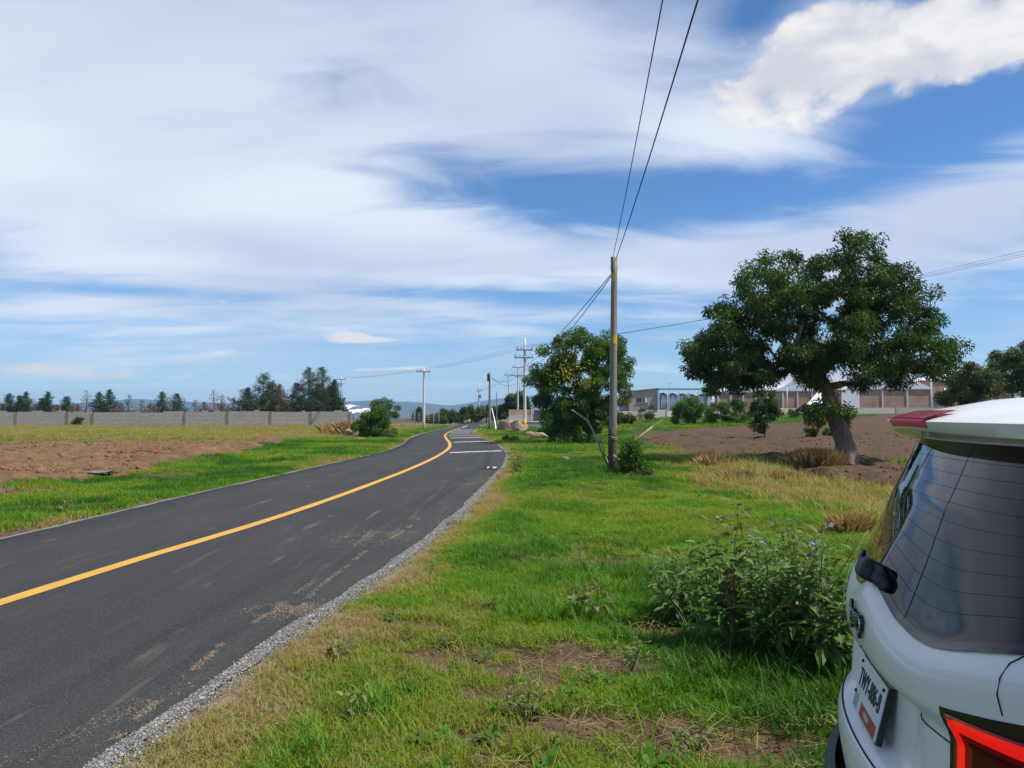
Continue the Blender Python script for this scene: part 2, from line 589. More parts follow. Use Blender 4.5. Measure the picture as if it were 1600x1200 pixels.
# ------------------------------------------------------------------ ground sheet
def build_ground():
    def geo(a, b, s0, k):
        out, s = [a], s0
        while out[-1] < b:
            out.append(out[-1] + s)
            s *= k
        return out
    xs = np.r_[-np.array(geo(14, 7000, .16, 1.06))[::-1][:-1], np.arange(-14, 13.001, .14), np.array(geo(13, 7000, .15, 1.055))[1:]]
    ys = np.r_[-np.array(geo(2, 7000, .6, 1.15))[::-1], np.arange(2.2, 26, .14), np.array(geo(26, 7000, .16, 1.022))]
    xs[0], xs[-1], ys[0], ys[-1] = -7000, 7000, -7000, 7000
    X, Y = np.meshgrid(xs, ys)
    x, y = X.ravel(), Y.ravel()
    zn = zones(x, y)
    z = hgt(x, y)
    # ploughed relief: furrow ridges and clods
    fur = np.sin((x * .35 + y) * 2 * math.pi / .8 + 6 * fbm(x * .2, y * .2, 71, 2)) * .045 + (fbm(x * 1.7, y * 1.7, 73, 3) - .5) * .26
    z = z + fur * (zn['plow'] + zn['plow_l'])
    mound = .30 * np.exp(-((x + 12.6 + .06 * (y - 30)) / .9) ** 2) * sstep(24, 30, y) * (1 - sstep(44, 49, y)) * sstep(.3, .6, fbm(x * .5, y * .5, 75, 3))
    z = z + mound - .025 * zn['bare']
    thatch = np.array([.050, .070, .018])
    dryc = np.array([.25, .19, .095])
    dirt = np.array([.125, .075, .045])
    soil_r = np.array([.105, .064, .040])
    soil_l = np.array([.185, .105, .055])
    far = np.array([.085, .085, .035])
    mixc = lambda a, b, t: a + (b - a) * t[:, None]
    c = np.tile(thatch, (len(x), 1))
    c = mixc(c, dryc, zn['dry'] * .9)
    c = mixc(c, dirt, zn['bare'])
    c = mixc(c, soil_r * (1 + .22 * (zn['n1'][:, None] - .5)), zn['plow'])
    c = mixc(c, soil_l * (1 + .5 * (zn['n2'][:, None] - .5)), zn['plow_l'])
    edge_d = np.maximum(np.exp(-(np.maximum(zn['dr'] - .25, 0) / .18) ** 2) * (zn['dr'] > 0), np.exp(-(np.maximum(zn['dl'] - .1, 0) / .15) ** 2) * (zn['dl'] > 0))
    c = mixc(c, np.array([.27, .215, .15]), edge_d * .8 * (y < 80))
    c = mixc(c, far, sstep(135, 200, np.hypot(x, y)))
    nx, ny = len(xs), len(ys)
    i = np.arange((ny - 1) * (nx - 1))
    a = (i // (nx - 1)) * nx + i % (nx - 1)
    F = np.c_[a, a + 1, a + nx + 1, a + nx]
    me = mesh_np('ground', np.c_[x, y, z], F, True, {'gcol': np.clip(c, 0, 1), 'soil': np.clip(zn['plow'] + zn['plow_l'] + zn['bare'], 0, 1)})
    m = bpy.data.materials.new('earth')
    m.use_nodes = True
    w = NT(m.node_tree)
    p = w.n['Principled BSDF']
    p.inputs['Roughness'].default_value = .95
    p.inputs['Specular IOR Level'].default_value = .15
    col = w.new('ShaderNodeAttribute', attribute_name='gcol').outputs['Color']
    tc = w.new('ShaderNodeTexCoord').outputs['Object']
    n1, n2 = w.noise(tc, 5.5, 8, .65, .3), w.noise(tc, 38, 6, .7)
    k = w.m('MULTIPLY', w.rng(n1, .3, .7, .62, 1.4), w.rng(n2, .3, .7, .7, 1.3))
    kk = w.comb(k, k, k)
    w.l.new(w.mix(1., col, kk, 'MULTIPLY'), p.inputs['Base Color'])
    b = w.new('ShaderNodeBump')
    b.inputs['Distance'].default_value = .06
    w.l.new(w.m('ADD', w.m('MULTIPLY', n1, .8), w.m('MULTIPLY', n2, .25)), b.inputs['Height'])
    w.l.new(b.outputs[0], p.inputs['Normal'])
    tag(link('ground', me, m), 'grassy verges and ploughed earth on both sides of the road', kind='structure')


build_ground()

# ------------------------------------------------------------------ road
def strip(y0, y1, fa, fb, z, step=.35, wob=0., seed=5, nx=2, skirt=0.):
    ys = np.arange(y0, y1, step)
    ys = np.r_[ys, y1]
    xa, xb = fa(ys), fb(ys)
    if wob:
        xa = xa + (fbm(ys * 1.6, ys * 0, seed, 3) - .5) * wob
        xb = xb + (fbm(ys * 1.6, ys * 0 + 4, seed + 3, 3) - .5) * wob
    cols, zz = [], []
    for j in range(nx):
        t = j / (nx - 1)
        cols.append(xa + (xb - xa) * t)
        zz.append(np.full(len(ys), z) + .03 * (1 - (2 * t - 1) ** 2) * (nx > 2))
    if skirt:
        cols = [cols[0] - .02] + cols + [cols[-1] + .02]
        zz = [zz[0] - skirt] + zz + [zz[-1] - skirt]
    n = len(cols)
    V = np.stack([np.stack([c, ys, q], -1) for c, q in zip(cols, zz)], 1).reshape(-1, 3)
    k = np.arange((len(ys) - 1) * (n - 1))
    a = (k // (n - 1)) * n + k % (n - 1)
    return V, np.c_[a, a + 1, a + n + 1, a + n]


def road_material():
    m = bpy.data.materials.new('asphalt')
    m.use_nodes = True
    w = NT(m.node_tree)
    p = w.n['Principled BSDF']
    p.inputs['Specular IOR Level'].default_value = .35
    tc = w.new('ShaderNodeTexCoord').outputs['Object']
    lane = w.mapping(tc, (1, .10, 1), (0, 0, R(4)))
    streak = w.noise(lane, 2.2, 7, .62, .4)
    patch = w.noise(tc, .45, 4, .5)
    grain = w.noise(tc, 95, 3, .7)
    vor = w.new('ShaderNodeTexVoronoi')
    w.l.new(tc, vor.inputs['Vector'])
    vor.inputs['Scale'].default_value = 62
    c = w.mix(w.rng(streak, .38, .66, 0, 1), (.024, .0235, .0245), (.040, .038, .038))
    c = w.mix(w.rng(patch, .40, .65, 0, .6), c, (.029, .029, .031))
    c = w.mix(w.rng(grain, .50, .74, 0, .85), c, (.15, .14, .12))
    c = w.mix(w.rng(w.noise(tc, 30, 4, .7), .58, .74, 0, .5), c, (.10, .085, .065))
    c = w.mix(w.rng(vor.outputs['Distance'], .0, .16, .5, 0), c, (.17, .155, .13))
    # pale dust lines and scuffs running along the lane
    scuff = w.noise(w.mapping(tc, (2.2, .12, 1), (0, 0, R(-4))), 2.6, 9, .7, .7)
    sm = w.m('MULTIPLY', w.rng(scuff, .57, .66, 0, 1), w.rng(w.noise(tc, .8, 3), .44, .62, 0, .55))
    c = w.mix(sm, c, (.20, .175, .135))
    # dusty edge on the verge side
    w.l.new(c, p.inputs['Base Color'])
    w.l.new(w.rng(patch, .35, .65, .78, .92), p.inputs['Roughness'])
    b = w.new('ShaderNodeBump')
    b.inputs['Distance'].default_value = .011
    w.l.new(w.m('ADD', w.m('MULTIPLY', grain, .6), w.m('MULTIPLY', vor.outputs['Distance'], .7)), b.inputs['Height'])
    w.l.new(b.outputs[0], p.inputs['Normal'])
    return m


def paint_mat(name, col, worn, amt):
    m = bpy.data.materials.new(name)
    m.use_nodes = True
    w = NT(m.node_tree)
    p = w.n['Principled BSDF']
    p.inputs['Roughness'].default_value = .75
    tc = w.new('ShaderNodeTexCoord').outputs['Object']
    c = w.mix(w.rng(w.noise(tc, 48, 5, .75), .57 - amt, .72 - amt, 0, .9), col, worn)
    c = w.mix(w.rng(w.noise(tc, 3, 5, .6), .4, .7, 0, .35), c, tuple(x * .6 for x in col))
    w.l.new(c, p.inputs['Base Color'])
    b = w.new('ShaderNodeBump')
    b.inputs['Distance'].default_value = .004
    w.l.new(w.noise(tc, 70, 3, .7), b.inputs['Height'])
    w.l.new(b.outputs[0], p.inputs['Normal'])
    return m


ROADZ = .012
V, F = strip(-40, 255, road_l, road_r, ROADZ, nx=9, wob=.10, skirt=.12)
road = tag(link('road', mesh_np('road', V, F, True), road_material()), 'dark asphalt road bending away between two grassy verges', kind='structure')


def crown(x, y):
    t = (x - road_l(y)) / (road_r(y) - road_l(y))
    return ROADZ + .03 * (1 - (2 * t - 1) ** 2)


def paint_strip(name, V, F, mt):
    V = np.array(V)
    V[:, 2] = crown(V[:, 0], V[:, 1]) + .005
    return link(name, mesh_np(name, V, F, True), mt, road)


M['yellow_line'] = paint_mat('yellow_line', (.66, .36, .045), (.20, .14, .07), .02)
M['white_line'] = paint_mat('white_line', (.80, .80, .78), (.40, .40, .39), -.06)
V, F = strip(-20, 100, lambda y: road_c(y) - .085, lambda y: road_c(y) + .085, 0, nx=2, wob=.02, seed=90)
paint_strip('center_line', V, F, M['yellow_line'])
V, F = strip(104, 125, lambda y: road_c(y) - .085, lambda y: road_c(y) + .085, 0, nx=2, seed=90)
paint_strip('center_line', V, F, M['white_line'])
for d0, d1, wd in ((32.7, 35.0, .5), (45.6, 48.3, .6), (54.3, 56.6, .65), (60.2, 61.6, .5), (66.5, 67.6, .55), (71.5, 72.4, .6), (76.5, 77.2, .6),
                   (81.0, 81.7, .6), (85.5, 86.0, .6), (89.5, 90., .6)):
    xa, xb = float(road_c(d0)) + .28, float(road_r(d1)) - .12
    n = 16
    pts = []
    for sgn in (-1, 1):
        for k in range(n):
            t = k / (n - 1)
            pts.append((xa + (xb - xa) * t, d0 + (d1 - d0) * t + sgn * wd / 2 + .05 * math.sin(k * 2.3 + d0 + sgn), 0))
    paint_strip('transverse_line', pts, np.array([(k, k + 1, n + k + 1, n + k) for k in range(n - 1)]), M['white_line'])

M['gravel'] = mat('gravel', (.13, .125, .115), (.30, .285, .26), .95, 60, 6, .02, 40, c3=(.27, .235, .185))
V, F = strip(-40, 250, lambda y: road_r(y) - .05, lambda y: road_r(y) + .13 + .26 * sstep(18, 34, y), -.008, nx=2, wob=.16, seed=120)
tag(link('gravel_shoulder', mesh_np('gravel_shoulder', V, F, True), M['gravel']), 'narrow strip of grey gravel along the right edge of the road', kind='structure')
V, F = strip(-40, 250, lambda y: road_l(y) - .17, lambda y: road_l(y) + .04, -.008, nx=2, wob=.07, seed=130)
tag(link('gravel_shoulder', mesh_np('gravel_shoulder', V, F, True), M['gravel']), 'thin pale gravel edging along the far left edge of the road', kind='structure')

# ------------------------------------------------------------------ hills and haze
def build_hill(name, label, pts, Y, depth, seed):
    px = np.array([p[0] for p in pts], float)
    py = np.array([p[1] for p in pts], float)
    X = np.linspace((px[0] - 800) / FOC * Y, (px[-1] - 800) / FOC * Y, 160)
    top = np.interp(X / Y * FOC + 800, px, CAM_H + (650 - py) / FOC * Y) + (fbm(X * .004, X * 0, seed, 4) - .5) * .0035 * Y
    rows = []
    for j in range(12):
        t = j / 11
        prof = math.sin(t * math.pi) ** 1.2 if t < .5 else 1.0 - (t - .5) * .5
        yy = Y + (t - .5) * depth
        rows.append(np.c_[X, np.full_like(X, yy) + (fbm(X * .003, X * 0 + j, seed + 7, 3) - .5) * depth * .08,
                          -30 + (top + 30) * prof + (fbm(X * .006, X * 0 + j * .9, seed + 3, 4) - .5) * .05 * top * (j not in (5, 6))])
    V = np.concatenate(rows)
    n = len(X)
    k = np.arange(11 * (n - 1))
    a = (k // (n - 1)) * n + k % (n - 1)
    return tag(link(name, mesh_np(name, V, np.c_[a, a + 1, a + n + 1, a + n], True), M['hill']), label, kind='structure')


M['hill'] = mat('hill', (.030, .050, .045), (.055, .070, .060), .95, .01, 6)
build_hill('hills', 'long low blue ridge on the left horizon',
           [(-500, 646), (-250, 640), (0, 637), (110, 632), (225, 624), (330, 629), (430, 634), (530, 628), (580, 625), (640, 627), (700, 632), (760, 637), (850, 642), (1000, 648)], 4600, 1500, 5)
build_hill('hills', 'paler further ridge above the road end',
           [(600, 650), (680, 636), (740, 628), (800, 620), (850, 617), (900, 619), (980, 626), (1150, 634), (1400, 642), (1700, 648)], 5900, 1200, 9)

hz = MB().box((0, 0, 75), (15000, 15000, 270)).build('haze', None)
hm = bpy.data.materials.new('haze_air')
hm.use_nodes = True
hw = NT(hm.node_tree)
hw.n.remove(hw.n['Principled BSDF'])
pv = hw.new('ShaderNodeVolumePrincipled')
pv.inputs['Color'].default_value = (.42, .68, 1.0, 1)
pv.inputs['Density'].default_value = 0.00014
pv.inputs['Anisotropy'].default_value = .1
hw.l.new(pv.outputs[0], hw.n['Material Output'].inputs['Volume'])
hz.data.materials.append(hm)
tag(hz, 'thin blue haze in the far air', kind='stuff')

# ------------------------------------------------------------------ scatter with geometry nodes
def scatter(name, label, protos, P, rot, scl, idx, tint):
    me = bpy.data.meshes.new(name)
    me.vertices.add(len(P))
    me.vertices.foreach_set('co', np.asarray(P, np.float32).ravel())
    for nm, ty, key, arr in (('rot', 'FLOAT_VECTOR', 'vector', rot), ('scl', 'FLOAT_VECTOR', 'vector', scl), ('idx', 'INT', 'value', idx), ('tint', 'FLOAT', 'value', tint)):
        a = np.asarray(arr, np.int32 if ty == 'INT' else np.float32)
        me.attributes.new(nm, ty, 'POINT').data.foreach_set(key, a.ravel())
    o = link(name, me)
    g = bpy.data.node_groups.new(name, 'GeometryNodeTree')
    g.interface.new_socket('Geometry', in_out='INPUT', socket_type='NodeSocketGeometry')
    g.interface.new_socket('Geometry', in_out='OUTPUT', socket_type='NodeSocketGeometry')
    gi, go = g.nodes.new('NodeGroupInput'), g.nodes.new('NodeGroupOutput')
    iop = g.nodes.new('GeometryNodeInstanceOnPoints')
    jn = g.nodes.new('GeometryNodeJoinGeometry')
    for pr in reversed(protos):                    # a multi-input join lists its last link first
        oi = g.nodes.new('GeometryNodeObjectInfo')
        oi.inputs['Object'].default_value = pr
        oi.inputs['As Instance'].default_value = True
        g.links.new(oi.outputs['Geometry'], jn.inputs[0])

    def na(nm, ty):
        n = g.nodes.new('GeometryNodeInputNamedAttribute')
        n.data_type = ty
        n.inputs['Name'].default_value = nm
        return n.outputs['Attribute']
    g.links.new(gi.outputs[0], iop.inputs['Points'])
    g.links.new(jn.outputs[0], iop.inputs['Instance'])
    iop.inputs['Pick Instance'].default_value = True
    g.links.new(na('idx', 'INT'), iop.inputs['Instance Index'])
    e2r = g.nodes.new('FunctionNodeEulerToRotation')
    g.links.new(na('rot', 'FLOAT_VECTOR'), e2r.inputs[0])
    g.links.new(e2r.outputs[0], iop.inputs['Rotation'])
    g.links.new(na('scl', 'FLOAT_VECTOR'), iop.inputs['Scale'])
    g.links.new(iop.outputs[0], go.inputs[0])
    md = o.modifiers.new('scatter', 'NODES')
    md.node_group = g
    return tag(o, label, None, None, 'stuff')


def proto(me, mt):
    o = bpy.data.objects.new(me.name, me)
    me.materials.append(mt)
    return o


GRASS = leaf_mat('grass', (.040, .125, .008), (.112, .275, .010), (.40, .31, .14), .55, .40, 'tint', 'INSTANCER', (1.35, 1.25, .5), (0., .42, 1.),
                 extra=((.68, (.215, .320, .016)), (.84, (.31, .285, .055))))


def grass_clump(name, nb, rad, h0, h1, wid, lean, seed, seg=2):
    rng = np.random.default_rng(seed)
    V, F = [], []
    for b in range(nb):
        r, a = rad * math.sqrt(rng.random()), rng.random() * 6.283
        bx, by = r * math.cos(a), r * math.sin(a)
        h = rng.uniform(h0, h1)
        d = rng.random() * 6.283
        ln = lean * rng.uniform(.3, 1.3) * h
        dx, dy = math.cos(d), math.sin(d)
        wv = d + rng.uniform(-.5, .5) + 1.57
        wx, wy = math.cos(wv) * wid / 2, math.sin(wv) * wid / 2
        base = len(V)
        for s in range(seg):
            t = s / seg
            k = ln * t ** 1.7
            q = 1 - .45 * t
            V += [(bx + dx * k - wx * q, by + dy * k - wy * q, h * (t - .22 * t * t * lean) - .01 * (s == 0)),
                  (bx + dx * k + wx * q, by + dy * k + wy * q, h * (t - .22 * t * t * lean) - .01 * (s == 0))]
        V.append((bx + dx * ln, by + dy * ln, h * (1 - .22 * lean)))
        for s in range(seg - 1):
            i = base + 2 * s
            F += [(i, i + 1, i + 3), (i, i + 3, i + 2)]
        i = base + 2 * (seg - 1)
        F.append((i, i + 1, i + 2))
    return mesh_np(name, V, F, False)


def rosette(name, n, L, W, seed):
    rng = np.random.default_rng(seed)
    V, F = [], []
    for b in range(n):
        a = b * 2.4 + rng.uniform(-.3, .3)
        l, w_ = L * rng.uniform(.6, 1.1), W * rng.uniform(.7, 1.1)
        up = rng.uniform(.2, .8)
        dx, dy = math.cos(a), math.sin(a)
        base = len(V)
        for t, q, z in ((.05, .15, .0), (.45, 1., .55), (.8, .7, .62)):
            for s in (-1, 1):
                V.append((dx * l * t - dy * w_ * q * s / 2, dy * l * t + dx * w_ * q * s / 2, l * up * z + .01))
        V.append((dx * l, dy * l, l * up * .45))
        for s in range(2):
            i = base + 2 * s
            F += [(i, i + 1, i + 3), (i, i + 3, i + 2)]
        F.append((base + 4, base + 5, base + 6))
    return mesh_np(name, V, F, False)


def straw(name, n, rad, L, seed):
    rng = np.random.default_rng(seed)
    V, F = [], []
    for b in range(n):
        a, d = rng.random() * 6.283, rng.random() * 6.283
        r = rad * math.sqrt(rng.random())
        c = np.array((r * math.cos(a), r * math.sin(a), .012 + rng.random() * .03))
        u = np.array((math.cos(d), math.sin(d), rng.uniform(-.1, .35))) * L * rng.uniform(.3, 1) / 2
        s = np.array((-math.sin(d), math.cos(d), 0)) * .0017
        i = len(V)
        V += [c - u - s, c - u + s, c + u + s, c + u - s]
        F += [(i, i + 1, i + 2), (i, i + 2, i + 3)]
    return mesh_np(name, V, F, False)


rg = np.random.default_rng(11)


def in_view(x, y, m=1.5):
    return (np.abs(x) < y * .68 + m) & (y > 1.6)


def spread(n, x0, x1, y0, y1):
    return rg.uniform(x0, x1, n), rg.uniform(y0, y1, n)


def rots(n, tilt=.15):
    return np.c_[rg.normal(0, tilt, n), rg.normal(0, tilt, n), rg.uniform(0, 6.283, n)]


short = [proto(grass_clump('short_grass_%d' % i, 36, .10, .035, .085, .0058, 1.15, 100 + i), GRASS) for i in range(4)]
mid = [proto(grass_clump('mid_grass_%d' % i, 26, .09, .07, .15, .0058, .8, 200 + i, 3), GRASS) for i in range(3)]
farg = [proto(grass_clump('far_grass_%d' % i, 30, .22, .07, .16, .014, .7, 300 + i), GRASS) for i in range(3)]
weeds = [proto(rosette('weed_%d' % i, 9 + i, .06, .022, 400 + i), GRASS) for i in range(2)]
weeds.append(proto(rosette('weed_2', 7, .10, .03, 403), GRASS))
straws = [proto(straw('straw_%d' % i, 13, .13, .095, 500 + i), GRASS) for i in range(2)]


def verge_grass():
    PS, RS, SS, IS, TS = [], [], [], [], []

    def put(x, y, keep, base, nproto, s0, s1, tint, tilt=.15, taper=1.):
        x, y, tint = x[keep], y[keep], tint[keep]
        n = len(x)
        s = rg.uniform(s0, s1, n)
        PS.append(np.c_[x, y, hgt(x, y) - .004])
        RS.append(rots(n, tilt))
        SS.append(np.c_[s, s, s * rg.uniform(.75, 1.25, n)])
        IS.append(base + rg.integers(0, nproto, n))
        TS.append(np.clip(tint + rg.normal(0, .09, n), 0, 1))
    # right verge, near
    for n, x0, x1, y0, y1, base, npr, s0, s1 in ((34000, -2.4, 9, 2.4, 9, 0, 4, .55, 1.0), (26000, -2.2, 9.5, 9, 18, 0, 4, .9, 1.4),
                                                 (22000, -1.2, 10, 18, 34, 7, 3, .6, 1.0), (15000, -6, 9.5, 34, 75, 7, 3, .9, 1.6),
                                                 (17000, -13, -5.4, 8, 26, 7, 3, .5, .9), (15000, -14, -5.4, 26, 56, 7, 3, .7, 1.3)):
        x, y = spread(n, x0, x1, y0, y1)
        z = zones(x, y)
        dens = (1 - z['bare']) * (1 - z['plow']) * (1 - z['plow_l']) * (1 - .45 * z['dry'])
        side = np.where(x > -3.3 - .02 * y, (z['dr'] > .12 + .3 * z['n2']), (z['dl'] > .10 + .25 * z['n2']))
        put(x, y, (rg.random(n) < dens) & side & in_view(x, y), base, npr, s0, s1, z['tint'])
    # taller lush tufts in patches
    for n, x0, x1, y0, y1 in ((5200, -2, 8, 2.4, 12), (5200, -1, 9, 12, 30), (4200, -12, -6, 9, 40)):
        x, y = spread(n, x0, x1, y0, y1)
        z = zones(x, y)
        lush = sstep(.52, .68, fbm(x * .9, y * .9, 81, 3)) * (1 - z['bare']) * (1 - z['plow']) * (1 - z['plow_l'])
        near_bush = np.exp(-(((x - 1.75) / .75) ** 2 + ((y - 4.7) / .9) ** 2))
        lush = np.maximum(lush, near_bush)
        side = (z['dr'] > .8) | (z['dl'] > .5)
        put(x, y, (rg.random(n) < lush) & side & in_view(x, y), 4, 3, .8, 1.5, z['tint'] * .55)
    # broad-leaved weeds and straw litter
    x, y = spread(5000, -2, 8, 2.4, 18)
    z = zones(x, y)
    w_ = sstep(.50, .66, fbm(x * .7, y * .7, 83, 3)) * (1 - z['bare'] * .7) * (1 - z['plow'])
    put(x, y, (rg.random(len(x)) < w_) & (z['dr'] > .5) & in_view(x, y), 10, 3, .6, 1.5, np.full(len(x), .16), .2)
    x, y = spread(9000, -2, 9, 2.4, 26)
    z = zones(x, y)
    s_ = .05 + .7 * np.maximum(z['bare'], z['dry'])
    put(x, y, (rg.random(len(x)) < s_) & (z['dr'] > .2) & in_view(x, y), 13, 2, .6, 1.6, np.full(len(x), .95), .1)
    # sparse weeds and stubble on the ploughed margins and the far left field
    x, y = spread(5000, 6, 22, 9, 45)
    z = zones(x, y)
    put(x, y, (rg.random(len(x)) < z['plow'] * sstep(.52, .64, fbm(x * .35, y * .35, 85, 3)) * (1 - sstep(26, 36, y))) & in_view(x, y), 7, 3, .5, 1.0, np.full(len(x), .5))
    x, y = spread(26000, -95, -8, 46, 127)
    z = zones(x, y)
    put(x, y, (rg.random(len(x)) < .75) & (z['dl'] > .6) & (z['plow_l'] < .4) & in_view(x, y), 7, 3, 1.1, 2.0, .38 + .56 * z['dry'])
    # maize stubble and straw on the left field
    x, y = spread(2600, -36, -11, 18, 50)
    z = zones(x, y)
    put(x, y, (rg.random(len(x)) < z['plow_l'] * .5) & in_view(x, y), 13, 2, 1.2, 2.6, np.full(len(x), .97), .35)
    # standing straw in the dry margin
    x, y = spread(2600, 3.5, 9, 9, 30)
    z = zones(x, y)
    put(x, y, (rg.random(len(x)) < z['dry'] * .8) & in_view(x, y), 4, 3, 1.1, 2.6, np.full(len(x), .93), .25)
    x, y = spread(9000, 2, 60, 60, 140)
    z = zones(x, y)
    put(x, y, (z['plow'] < .3) & in_view(x, y), 7, 3, 1.3, 2.4, z['tint'] * .8 + .15)
    x, y = spread(5000, -9, 3, 60, 130)
    z = zones(x, y)
    put(x, y, ((z['dr'] > .6) | (z['dl'] > .5)) & in_view(x, y), 7, 3, 1.2, 2.2, z['tint'])
    return [np.concatenate(a) for a in (PS, RS, SS, IS, TS)]


gp, gr, gs, gidx, gt = verge_grass()
scatter('grass', 'short green grass with straw and small weeds on the verges', (short + mid + farg + weeds + straws)[::1], gp, gr, gs, gidx, gt)
print('grass instances', len(gp))


# earth clods on the ploughed land, pebbles on the gravel edge
def stone_mesh(name, seed, flat=.7, sub=1):
    bm = bmesh.new()
    bmesh.ops.create_icosphere(bm, subdivisions=sub, radius=.5)
    r = np.random.default_rng(seed)
    for v in bm.verts:
        v.co *= r.uniform(.72, 1.15)
        v.co.z *= flat
    me = bpy.data.meshes.new(name)
    bm.to_mesh(me)
    bm.free()
    return me


def tint_mat(name, a, b, kind='INSTANCER', rough=.95):
    m = bpy.data.materials.new(name)
    m.use_nodes = True
    w = NT(m.node_tree)
    p = w.n['Principled BSDF']
    p.inputs['Roughness'].default_value = rough
    t = w.new('ShaderNodeAttribute', attribute_name='tint', attribute_type=kind).outputs['Fac']
    w.l.new(w.mix(t, a, b), p.inputs['Base Color'])
    return m


CLOD = tint_mat('clod_earth', (.095, .058, .036), (.21, .120, .064))
PEB = tint_mat('pebble_stone', (.08, .078, .075), (.40, .375, .34))
clods = [proto(stone_mesh('clod_%d' % i, 600 + i, .65), CLOD) for i in range(4)]
pebs = [proto(stone_mesh('pebble_%d' % i, 650 + i, .6), PEB) for i in range(3)]
x1, y1 = spread(22000, 6, 44, 9, 60)
z1 = zones(x1, y1)
k1 = (rg.random(len(x1)) < z1['plow'] * (.35 + .65 * (1 - sstep(22, 40, y1)))) & in_view(x1, y1)
x2, y2 = spread(26000, -36, -10.5, 15, 52)
z2 = zones(x2, y2)
k2 = (rg.random(len(x2)) < z2['plow_l'] * (.3 + .7 * sstep(.4, .65, z2['n1']))) & in_view(x2, y2)
x3, y3 = spread(2500, -2, 8, 2.5, 16)
z3 = zones(x3, y3)
k3 = (rg.random(len(x3)) < z3['bare']) & (z3['dr'] > .4)
cx_, cy_ = np.r_[x1[k1], x2[k2], x3[k3]], np.r_[y1[k1], y2[k2], y3[k3]]
cs = np.r_[rg.lognormal(-2.8, .5, k1.sum()), rg.lognormal(-2.55, .55, k2.sum()), rg.lognormal(-4.0, .5, k3.sum())]
ct = np.r_[rg.uniform(0, .35, k1.sum()), rg.uniform(.3, 1, k2.sum()), rg.uniform(.1, .5, k3.sum())]
scatter('soil_clods', 'loose brown clods lying on the ploughed earth', clods, np.c_[cx_, cy_, hgt(cx_, cy_)], rots(len(cx_), .8), np.repeat(cs[:, None], 3, 1), rg.integers(0, 4, len(cx_)), ct)
yy = rg.uniform(2.6, 40, 44000) ** 1.0
yy = 2.6 + (yy - 2.6) * rg.random(len(yy)) ** .8
xx = road_r(yy) + rg.normal(.07, .075, len(yy))
sc_ = rg.lognormal(-5.05, .45, len(yy)) * (1 + yy * .04)
scatter('gravel_stones', 'small grey gravel stones loose along the road edge', pebs, np.c_[xx, yy, np.full(len(xx), -.004)], rots(len(xx), .6), np.repeat(sc_[:, None], 3, 1), rg.integers(0, 3, len(xx)), rg.uniform(0, 1, len(xx)))


# sand and grit washed onto the lane near the verge: grains, thinning outwards
SAND = tint_mat('sand_grain', (.15, .115, .08), (.34, .27, .19))
grains = [proto(stone_mesh('sand_grain_%d' % i, 680 + i, .5), SAND) for i in range(2)]
sx_, sy_ = [], []
for spx, spy, sw, sl, n_ in ((455, 962, .17, .13, 2600), (590, 845, .30, .42, 3000), (742, 759, .18, .6, 900), (190, 1130, .05, .35, 700)):
    q_ = G(spx, spy)
    u_, v_ = rg.normal(0, sw, n_), rg.normal(0, sl, n_)
    sx_.append(q_.x + u_ + .3 * v_)
    sy_.append(q_.y + v_)
for pts in (((150, 1195), (185, 1165), (225, 1128), (262, 1098)), ((300, 1060), (330, 1035), (348, 1018)), ((395, 985), (425, 965), (455, 942), (490, 918)), ((470, 958), (500, 925), (540, 895), (572, 868)), ((610, 850), (640, 830), (655, 815))):
    g_ = [G(*p) for p in pts]
    for p_, r_ in zip(g_[:-1], g_[1:]):
        t_ = rg.random(330)
        sx_.append(p_.x + (r_.x - p_.x) * t_ + rg.normal(0, .016, 330))
        sy_.append(p_.y + (r_.y - p_.y) * t_ + rg.normal(0, .016, 330))
sx_, sy_ = np.concatenate(sx_), np.concatenate(sy_)
k_ = (sx_ < road_r(sy_) + .05) & (fbm(sx_ * 7, sy_ * 7, 161, 3) > .40)
sx_, sy_ = sx_[k_], sy_[k_]
ss_ = rg.lognormal(-5.2, .4, len(sx_)) * (.8 + sy_ * .06)
scatter('road_sand', 'pale sand grains washed onto the asphalt beside the verge', grains, np.c_[sx_, sy_, crown(sx_, sy_) + .001], rots(len(sx_), .6), np.repeat(ss_[:, None], 3, 1), rg.integers(0, 2, len(sx_)), rg.uniform(0, 1, len(sx_)))

# ------------------------------------------------------------------ trees and shrubs
LEAF = leaf_mat('tree_leaf', (.022, .055, .009), (.050, .110, .015), (.110, .175, .026), .45, .30)
LEAF2 = leaf_mat('bright_leaf', (.036, .080, .011), (.080, .165, .018), (.15, .24, .034), .48, .34)
LEAF_OLIVE = leaf_mat('olive_leaf', (.032, .055, .014), (.065, .10, .022), (.13, .16, .04), .5, .25)
NEEDLE = leaf_mat('conifer_needle', (.026, .050, .020), (.050, .086, .030), (.085, .125, .045), .6, .15)
NEEDLE_OLIVE = leaf_mat('conifer_needle_olive', (.040, .060, .018), (.072, .102, .028), (.115, .145, .042), .6, .15)
DEADLEAF = leaf_mat('dead_leaf', (.12, .065, .045), (.20, .115, .08), (.30, .20, .14), .8, .15)
FLOWER_Y = mat('yellow_bloom', (.55, .46, .04), rough=.6)
DRYGRASS = leaf_mat('dry_tuft_blade', (.30, .20, .08), (.46, .33, .15), (.60, .46, .25), .7, .35)


